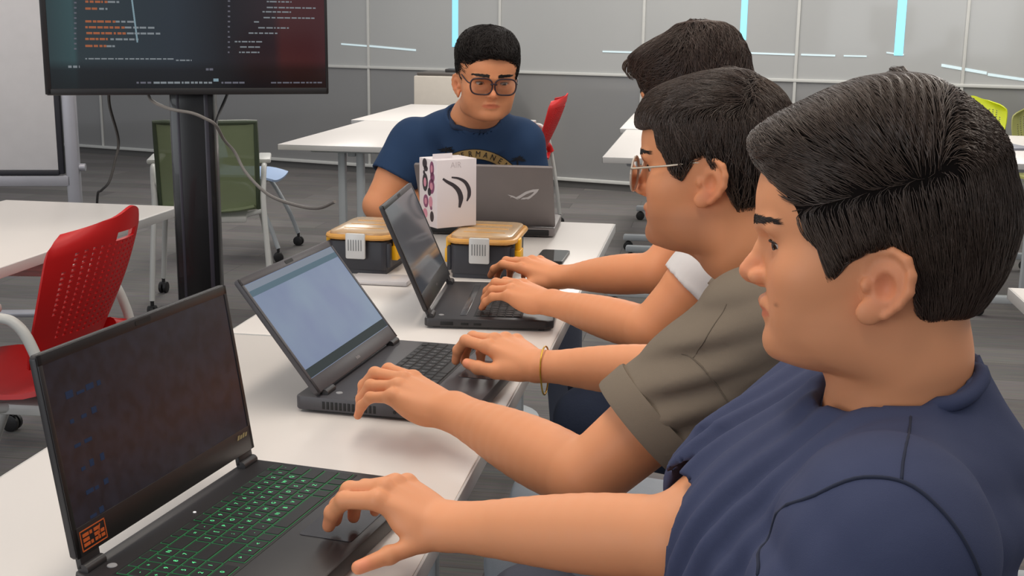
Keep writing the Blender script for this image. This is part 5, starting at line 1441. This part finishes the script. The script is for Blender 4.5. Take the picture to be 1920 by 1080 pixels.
    build_hair(p, fr, hm, (-.13, -.11, -.07), (.13, .11, .16), MATS['hair_base'], MATS['hair_brown'], flow, 13000, 7, .0065, .00042, 6, h=.003, lift=.0020, keep=lambda c: np.where(c[:, 2] > .068, 1.0, .22))
    # clear round glasses
    g = thing_part('eyeglasses', p)
    cl = mat('clear_frame', (214, 200, 186), .25, trans=.25, var=.02); met = mat('pale_metal', (206, 194, 176), .3, metal=.6)
    eyeglasses(g, fr, head, cl, met, r=(.0245, .0225), z=.006, x=.1050, thick=.0016, round_=True, zt=.0140)
    return p

def thing_part(name, parent):
    return parent

def eyeglasses(person, fr, head, rim_m, arm_m, r, z, x, thick, round_, zt, tint=(235, 232, 232)):
    P = []
    def lens_outline(s, k=36):
        t = np.linspace(0, 2 * PI, k, endpoint=False)
        if round_: yy, zz = np.cos(t) * r[0], np.sin(t) * r[1]
        else:
            ex = .62; yy = np.sign(np.cos(t)) * np.abs(np.cos(t)) ** ex * r[0]; zz = np.sign(np.sin(t)) * np.abs(np.sin(t)) ** ex * r[1]; yy = yy * (1 - .10 * (zz < 0) * np.abs(zz) / r[1])
        y0 = s * (.0325)
        return np.column_stack([x - .10 * np.abs((yy + y0)) ** 1.0 * .9 - .10 * (z - 0) - .08 * (zz), yy + y0, zz + z])
    mb = MB()
    for s in (1, -1):
        o = lens_outline(s); V, F = tube_vf(np.vstack([o, o[:1]]), thick, 8, cap=False); mb.add(fr.w(V), F)
    br = spline([lens_outline(1)[20] + (0, -.001, .004), (x + .002, 0, z + r[1] * .42), lens_outline(-1)[36 - 2] + (0, .001, .004)], 6) if False else spline([(x - .001, .0085, z + r[1] * .30), (x + .002, 0, z + r[1] * .42), (x - .001, -.0085, z + r[1] * .30)], 6)
    mb.tube(fr.w(br), thick, 8)
    fm = mb.build('eyeglasses', rim_m, person, world=True, angle=180)
    loc = -np.array(person.location[:])
    for s in (1, -1):
        a = lens_outline(s)[0 if s > 0 else 18]; a = a + (0, 0, r[1] * .35)
        pts = spline([a, a + (-.012, s * .006, .001), (.044, s * .0745, zt + .005), (.004, s * .0740, zt + .009), (-.020, s * .0750, zt + .002)], 6)
        q = MB().tube(fr.w(pts), thick * .85, 8).build('temple', arm_m, fm, angle=180); q.location = loc
        o = lens_outline(s); V = np.vstack([o, o.mean(0)[None] + (.0012, 0, 0)]); n = len(o)
        q = MB().add(fr.w(V), [[i, (i + 1) % n, n] for i in range(n)]).build('lens', lens_mat(), fm, angle=180); q.location = loc
    return fm

def lens_mat():
    if 'lens_clear' in MATS: return MATS['lens_clear']
    m = bpy.data.materials.new('lens_clear'); m.use_nodes = True; nt = m.node_tree; nt.nodes.clear()
    o = nd(nt, 'ShaderNodeOutputMaterial'); mx = nd(nt, 'ShaderNodeMixShader'); t = nd(nt, 'ShaderNodeBsdfTransparent'); g = nd(nt, 'ShaderNodeBsdfGlossy'); g.inputs['Roughness'].default_value = .05
    fz = nd(nt, 'ShaderNodeFresnel'); fz.inputs[0].default_value = 1.5; t.inputs[0].default_value = (.95, .95, .96, 1)
    nt.links.new(fz.outputs[0], mx.inputs[0]); nt.links.new(t.outputs[0], mx.inputs[1]); nt.links.new(g.outputs[0], mx.inputs[2]); nt.links.new(mx.outputs[0], o.inputs[0])
    MATS['lens_clear'] = m; return m

def person_white():
    fr = Frame(at_d(1305, 204, 2.20), (-.97, .24), .06, .03)
    p = person_root('person in white shirt behind the man in khaki, mostly hidden, typing on the charcoal laptop', (.13, 2.30, 0))
    head = head_sdf(ws=.96, skull=.011)
    C = fr.w((-.040, 0, -.150)); nn = np.array([-.25, 0, .97]); nn /= np.linalg.norm(nn)
    SL, SR = np.array([.062, 2.125, .965]), np.array([.035, 2.49, .965]); EL = np.array([-.092, 2.100, .790]); ER = np.array([-.098, 2.385, .835])
    WL = np.array([-.290, 2.268, .793]); WR = np.array([-.300, 2.508, .793])
    T = dict(chest=(.075, 2.30, .870), cr=(.125, .17, .155), belly=(.12, 2.30, .64), br=(.135, .165, .2), SL=SL, SR=SR, neck=C + (0, 0, -.01), back=((.10, 2.30, .93), (.095, .15, .1)))
    h1 = hand_sdf(WL, (-.092, .048, .020), (.20, -.25, .95), False, [(12, 34, 22), (14, 38, 22), (20, 36, 22), (20, 26, 16)], [(.016, .018, -.012), (.044, .040, -.024), (.070, .046, -.034), (.092, .044, -.040)], spread=(.02, .0, -.03, -.09))
    h2 = hand_sdf(WR, (-.092, .040, .022), (.15, -.30, .94), True, [(8, 34, 24), (16, 40, 26), (22, 42, 24), (28, 40, 20)], [(.016, .018, -.012), (.046, .042, -.020), (.074, .050, -.026), (.098, .052, -.030)], spread=(.05, .0, -.05, -.1))
    neckp = [tuple(fr.w((-.018, 0, -.02))) + (.053,), tuple(fr.w((-.028, 0, -.085))) + (.053,), tuple(C) + (.056,), tuple(C - nn * .06) + (.06,)]
    make_body(p, fr, head, neckp, torso_prims(k=-.014, **T), [arm_sdf(SR, ER, WR, re=.040, bulge=.041, side=(.2, .9, .3)), arm_sdf(SL, EL, WL, re=.040, bulge=.040, side=(.4, .6, .3))], [h1, h2], (-.58, 1.95, .45), (.32, 2.72, 1.50), .0027, BASE * (.98, .93, .88), .3, 1.0)
    make_eyes(fr, p, look=(.93, 0, -.34)); brows(p, fr, head, MATS['lash'], n=300)
    cut = (C, nn, 0.063)
    f = shirt_sdf(torso_prims(k=.009, **T), [(SL, SL + (EL - SL) * .58, .065, .061), (SR, SR + (ER - SR) * .42, .066, .066)], cut, .52, [((.5, .2, .8), 14, .007, 0, 1, ((.05, 2.2, .8), .2))], seed=5)
    V, F = surface(f, (-.2, 1.95, .50), (.34, 2.7, 1.12), .005)
    local_mesh('t_shirt', V, F, MATS['shirt_white'], p)
    trousers(p, MATS['shoe_grey'], (.18, 2.30, .53), [(-.20, 2.19, .585), (-.20, 2.43, .585)], [(-.16, 2.19, .09), (-.16, 2.44, .09)], MATS['denim_navy'], h=.007)
    zs = [-.055, -.040, -.010, .020, .040, .056, .070, .082, .0986, .1100, .1225, .1350, .1450, .1510, .1545]
    xf = [.040, .060, .080, .092, .0990, .108, .114, .117, .1150, .1000, .0785, .0517, .0360, .0260, .010]
    xb = [-.055, -.068, -.088, -.0985, -.1010, -.1000, -.0990, -.0960, -.0919, -.0860, -.0790, -.0708, -.0580, -.0440, -.020]
    w = [.050, .060, .074, .080, .083, .085, .0855, .085, .083, .079, .073, .064, .052, .040, .015]
    poly = [(.135, .052), (.0985, .062), (.094, .045), (.087, .030), (.064, .022), (.054, -.012), (.034, -.002), (.012, .020), (-.014, .014), (-.032, -.025), (-.045, -.050), (-.16, -.050), (-.16, .2), (.16, .2)]
    def groove(L): return (.0030 * noise3(L * A3((1, 1, .6)), 42, 3) + .0015 * np.abs(np.sin((L[:, 0] * .8 + L[:, 2] * .5) * 190 + 2 * noise3(L, 20, 4)))).astype(f4)
    hm = hair_mass(zs, xf, xb, w, poly, fr, groove=groove)
    def flow(L):
        fwd = np.clip(L[:, 0] / .05 + .3, 0, 1)[:, None]; a = np.column_stack([np.full(len(L), .9), np.sign(L[:, 1]) * .25, np.full(len(L), -.45)]); b = np.column_stack([np.full(len(L), -.25), np.sign(L[:, 1]) * .2, np.full(len(L), -1.0)])
        return (a * fwd + b * (1 - fwd)).astype(f4)
    hair = build_hair(p, fr, hm, (-.13, -.11, -.07), (.145, .11, .17), MATS['hair_base'], mat('hair_chestnut', (70, 52, 43), .36, var=.3, scale=90, spec=.6), flow, 10000, 7, .0075, .00050, 8, h=.0034, lift=.0028, jitter=.3)
    # a loose lock curling off the forehead
    mb = MB()
    for i in range(16):
        j = rng.normal(0, .0022, 3); mb.tube(fr.w(spline([np.array((.100, .030 - .004 * i, .092)) + j, np.array((.120, .030 - .004 * i, .086)) + j, np.array((.126, .028 - .004 * i, .072)) + j * 1.5, np.array((.117, .026 - .004 * i, .058)) + j * 2], 5)), np.linspace(.0024, .0005, 16), 5)
    mb.build('hair_lock', MATS['hair_brown'], p, world=True)
    return p

def person_back():
    tmp = Frame((0, 0, 0), (.36, -.93), .19, -.03); O = at_d(925, 155, 3.24) - tmp.w((.0960, 0, .019))
    fr = Frame(O, (.36, -.93), .19, -.03)
    p = person_root('person in dark-rimmed glasses and blue printed shirt seated at the far end facing us', (-.69, 3.70, 0))
    head = head_sdf(ws=1.03, jowl=.007, nose=1.0, skull=.004)
    Cf = at_d(904, 243, 3.38); C = Cf + (-.035, .075, .028); nn = np.array([.12, -.45, .88]); nn /= np.linalg.norm(nn)
    SL, SR = np.array([-.548, 3.515, .968]), np.array([-.862, 3.50, .962]); EL = np.array([-.520, 3.56, .79]); ER = np.array([-.945, 3.42, .790])
    WL = np.array([-.600, 3.53, .80]); WR = np.array([-.80, 3.53, .80])
    T = dict(chest=(-.705, 3.590, .915), cr=(.185, .145, .140), belly=(-.705, 3.815, .68), br=(.180, .150, .22), SL=SL, SR=SR, drop=.012, neck=C + (0, 0.01, -.005), back=((-.70, 3.60, .93), (.15, .10, .10)))
    h1 = hand_sdf(WL, (-.06, -.06, .005), (0, 0, 1), False, [(14, 34, 22)] * 4, [(.016, .018, -.012), (.044, .040, -.022), (.070, .046, -.03), (.092, .044, -.034)])
    h2 = hand_sdf(WR, (.09, -.03, .004), (0, 0, 1), True, [(14, 34, 22)] * 4, [(.016, .018, -.012), (.044, .040, -.022), (.070, .046, -.03), (.092, .044, -.034)])
    neckp = [tuple(fr.w((-.02, 0, -.02))) + (.056,), tuple(fr.w((-.04, 0, -.08))) + (.060,), tuple(C) + (.064,), tuple(C - nn * .06) + (.068,)]
    make_body(p, fr, head, neckp, torso_prims(k=-.014, **T), [arm_sdf(SR, ER, WR, ru=.054, re=.046, bulge=.048, side=(.3, .9, .3)), arm_sdf(SL, EL, WL, side=(.4, .6, .3))], [h1, h2], (-1.05, 3.02, .48), (-.35, 3.86, 1.42), .0028, BASE * (1.0, .98, .97), .40, 1.03)
    make_eyes(fr, p, look=(.90, .16, -.42)); brows(p, fr, head, MATS['lash'], n=900, thick=.0075, r0=.00045, lift=.002)
    cut = (C, nn, 0.0745)
    fs = [((1, .2, .3), 12, .006, 0, 1.0, ((-.78, 3.46, .92), .14)), ((.9, .1, .5), 14, .005, 1, 1.0, ((-.6, 3.46, .86), .14))]
    f = shirt_sdf(torso_prims(k=.011, **T), [(SL, SL + (EL - SL) * .72, .070, .072), (SR, SR + (ER - SR) * .56, .072, .074)], cut, .55, fs, seed=6)
    V, F = surface(f, (-1.02, 3.25, .53), (-.38, 3.86, 1.12), .005)
    sh = local_mesh('t_shirt', V, F, MATS['shirt_petrol'], p)
    e1 = np.array([.36, -.93, 0]); e1 = e1 - nn * (e1 @ nn); e1 /= np.linalg.norm(e1); e2 = np.cross(nn, e1)
    collar(p, f, C - nn * .002, e1, e2, .0765, .0785, MATS['seam_petrol'], .0078)
    # printed arc with lettering and small dark palm shapes, lying on the chest
    gold = mat('print_gold', (178, 146, 92), .8); dark = mat('print_dark', (22, 24, 32), .85)
    c0, rad, wid = (889, 379), 92.0, 17.0
    def proj(q, e): return np.array([cast(f, x, y, 3.1, 3.8) for x, y in q]) - e * np.array([.2, -.97, 0]) * -1
    loc = -np.array(p.location[:])
    ang = np.linspace(math.radians(148), math.radians(32), 34)
    def arc(rr, e): return proj([(c0[0] + rr * 1.0 * math.cos(a), c0[1] - rr * .98 * math.sin(a)) for a in ang], e)
    A_, B_ = arc(rad - wid / 2, .0022), arc(rad + wid / 2, .0022); n = len(ang)
    q = MB().add(np.vstack([A_, B_]), [[i, i + 1, n + i + 1, n + i] for i in range(n - 1)]).build('print_band', gold, sh, smooth=False); q.location = loc
    for rr in (rad - wid / 2 - 1, rad + wid / 2 + 1):
        q = MB().tube(arc(rr, .002), .0009, 5).build('print_outline', dark, sh); q.location = loc
    mb = MB(); word = 'IN PERMANENT'; k = len(word)
    for i, ch in enumerate(word):
        if ch == ' ': continue
        a = math.radians(140 - 100 * i / (k - 1)); V, F = text_vf(ch, 15.5)
        rx, ry = math.cos(a), math.sin(a)
        pts = [(c0[0] + (rad + v[1]) * rx + v[0] * .82 * ry, c0[1] - ((rad + v[1]) * ry - v[0] * .82 * rx) * .98) for v in V]
        mb.add(proj(pts, .0034), F)
    q = mb.build('print_lettering', dark, sh, smooth=False); q.location = loc
    for (bx, by, s) in ((836, 283, 1.0), (970, 300, .9)):
        mb = MB(); rr = random.Random(int(bx))
        for i in range(9):
            a = math.radians(10 + 20 * i); L = rr.uniform(13, 21) * s; tip = (bx + L * math.cos(a), by - L * .55 * math.sin(a) + rr.uniform(0, 5)); nx, ny = -math.sin(a) * 2.0, -math.cos(a) * 2.0
            mid = ((bx + tip[0]) / 2 + nx, (by + tip[1]) / 2 + ny - 1); mid2 = ((bx + tip[0]) / 2 - nx, (by + tip[1]) / 2 - ny)
            mb.add(proj([(bx, by), mid, tip, mid2], .0030), [[0, 1, 2, 3]])
        mb.add(proj([(bx - 1.5, by), (bx + 1.5, by), (bx + 2.5, by + 24), (bx - .5, by + 24)], .003), [[0, 1, 2, 3]])
        q = mb.build('print_palm', dark, sh, smooth=False); q.location = loc
    trousers(p, MATS['shoe_grey'], (-.70, 3.86, .53), [(-.84, 3.50, .57), (-.42, 3.50, .57)], [(-.86, 3.56, .09), (-.40, 3.56, .09)], MATS['cloth_dark'], h=.008)
    zs = [-.050, -.035, -.010, .020, .040, .060, .078, .092, .106, .1200, .1320, .1410, .1470, .1500]
    xf = [.040, .055, .070, .080, .088, .095, .1010, .1040, .1000, .0860, .066, .044, .022, .004]
    xb = [-.055, -.070, -.090, -.1020, -.1060, -.1070, -.1050, -.1000, -.0920, -.080, -.064, -.046, -.028, -.012]
    w = [.052, .060, .0750, .0810, .0835, .0845, .0845, .083, .079, .0720, .061, .046, .028, .008]
    poly = [(.14, .088), (.1005, .086), (.088, .080), (.070, .062), (.060, .024), (.050, -.012), (.034, -.016), (.016, .018), (-.012, .016), (-.034, -.028), (-.05, -.05), (-.17, -.05), (-.17, .2), (.17, .2)]
    def groove(L): return ((.0052 * noise3(L, 38, 3) + .0022 * noise3(L, 90, 6)) * np.clip((.150 - L[:, 2]) / .045, .12, 1)).astype(f4)
    hm = hair_mass(zs, xf, xb, w, poly, fr, groove=groove, pad=.010)
    flow = lambda L: np.column_stack([np.full(len(L), .6) + .5 * np.sin(L[:, 1] * 60), .6 * np.sin(L[:, 0] * 70 + L[:, 1] * 40), np.full(len(L), -.4)]).astype(f4)
    build_hair(p, fr, hm, (-.135, -.115, -.065), (.135, .115, .18), MATS['hair_base'], MATS['hair_black'], flow, 5000, 6, .0062, .0008, 9, h=.0036, lift=.003, jitter=.5, curl=.5)
    rim = mat('rim_dark', (44, 24, 34), .3); eyeglasses(p, fr, head, rim, rim, r=(.0292, .0212), z=.0090, x=.1055, thick=.0022, round_=False, zt=.018)
    return p

def build_people():
    person_mats()
    person_front(); person_khaki(); person_white(); person_back()
build_room(); build_lights(); build_furniture(); build_tv(); build_whiteboard(); build_electronics()
if 'build_people' in globals(): build_people()
make_camera()
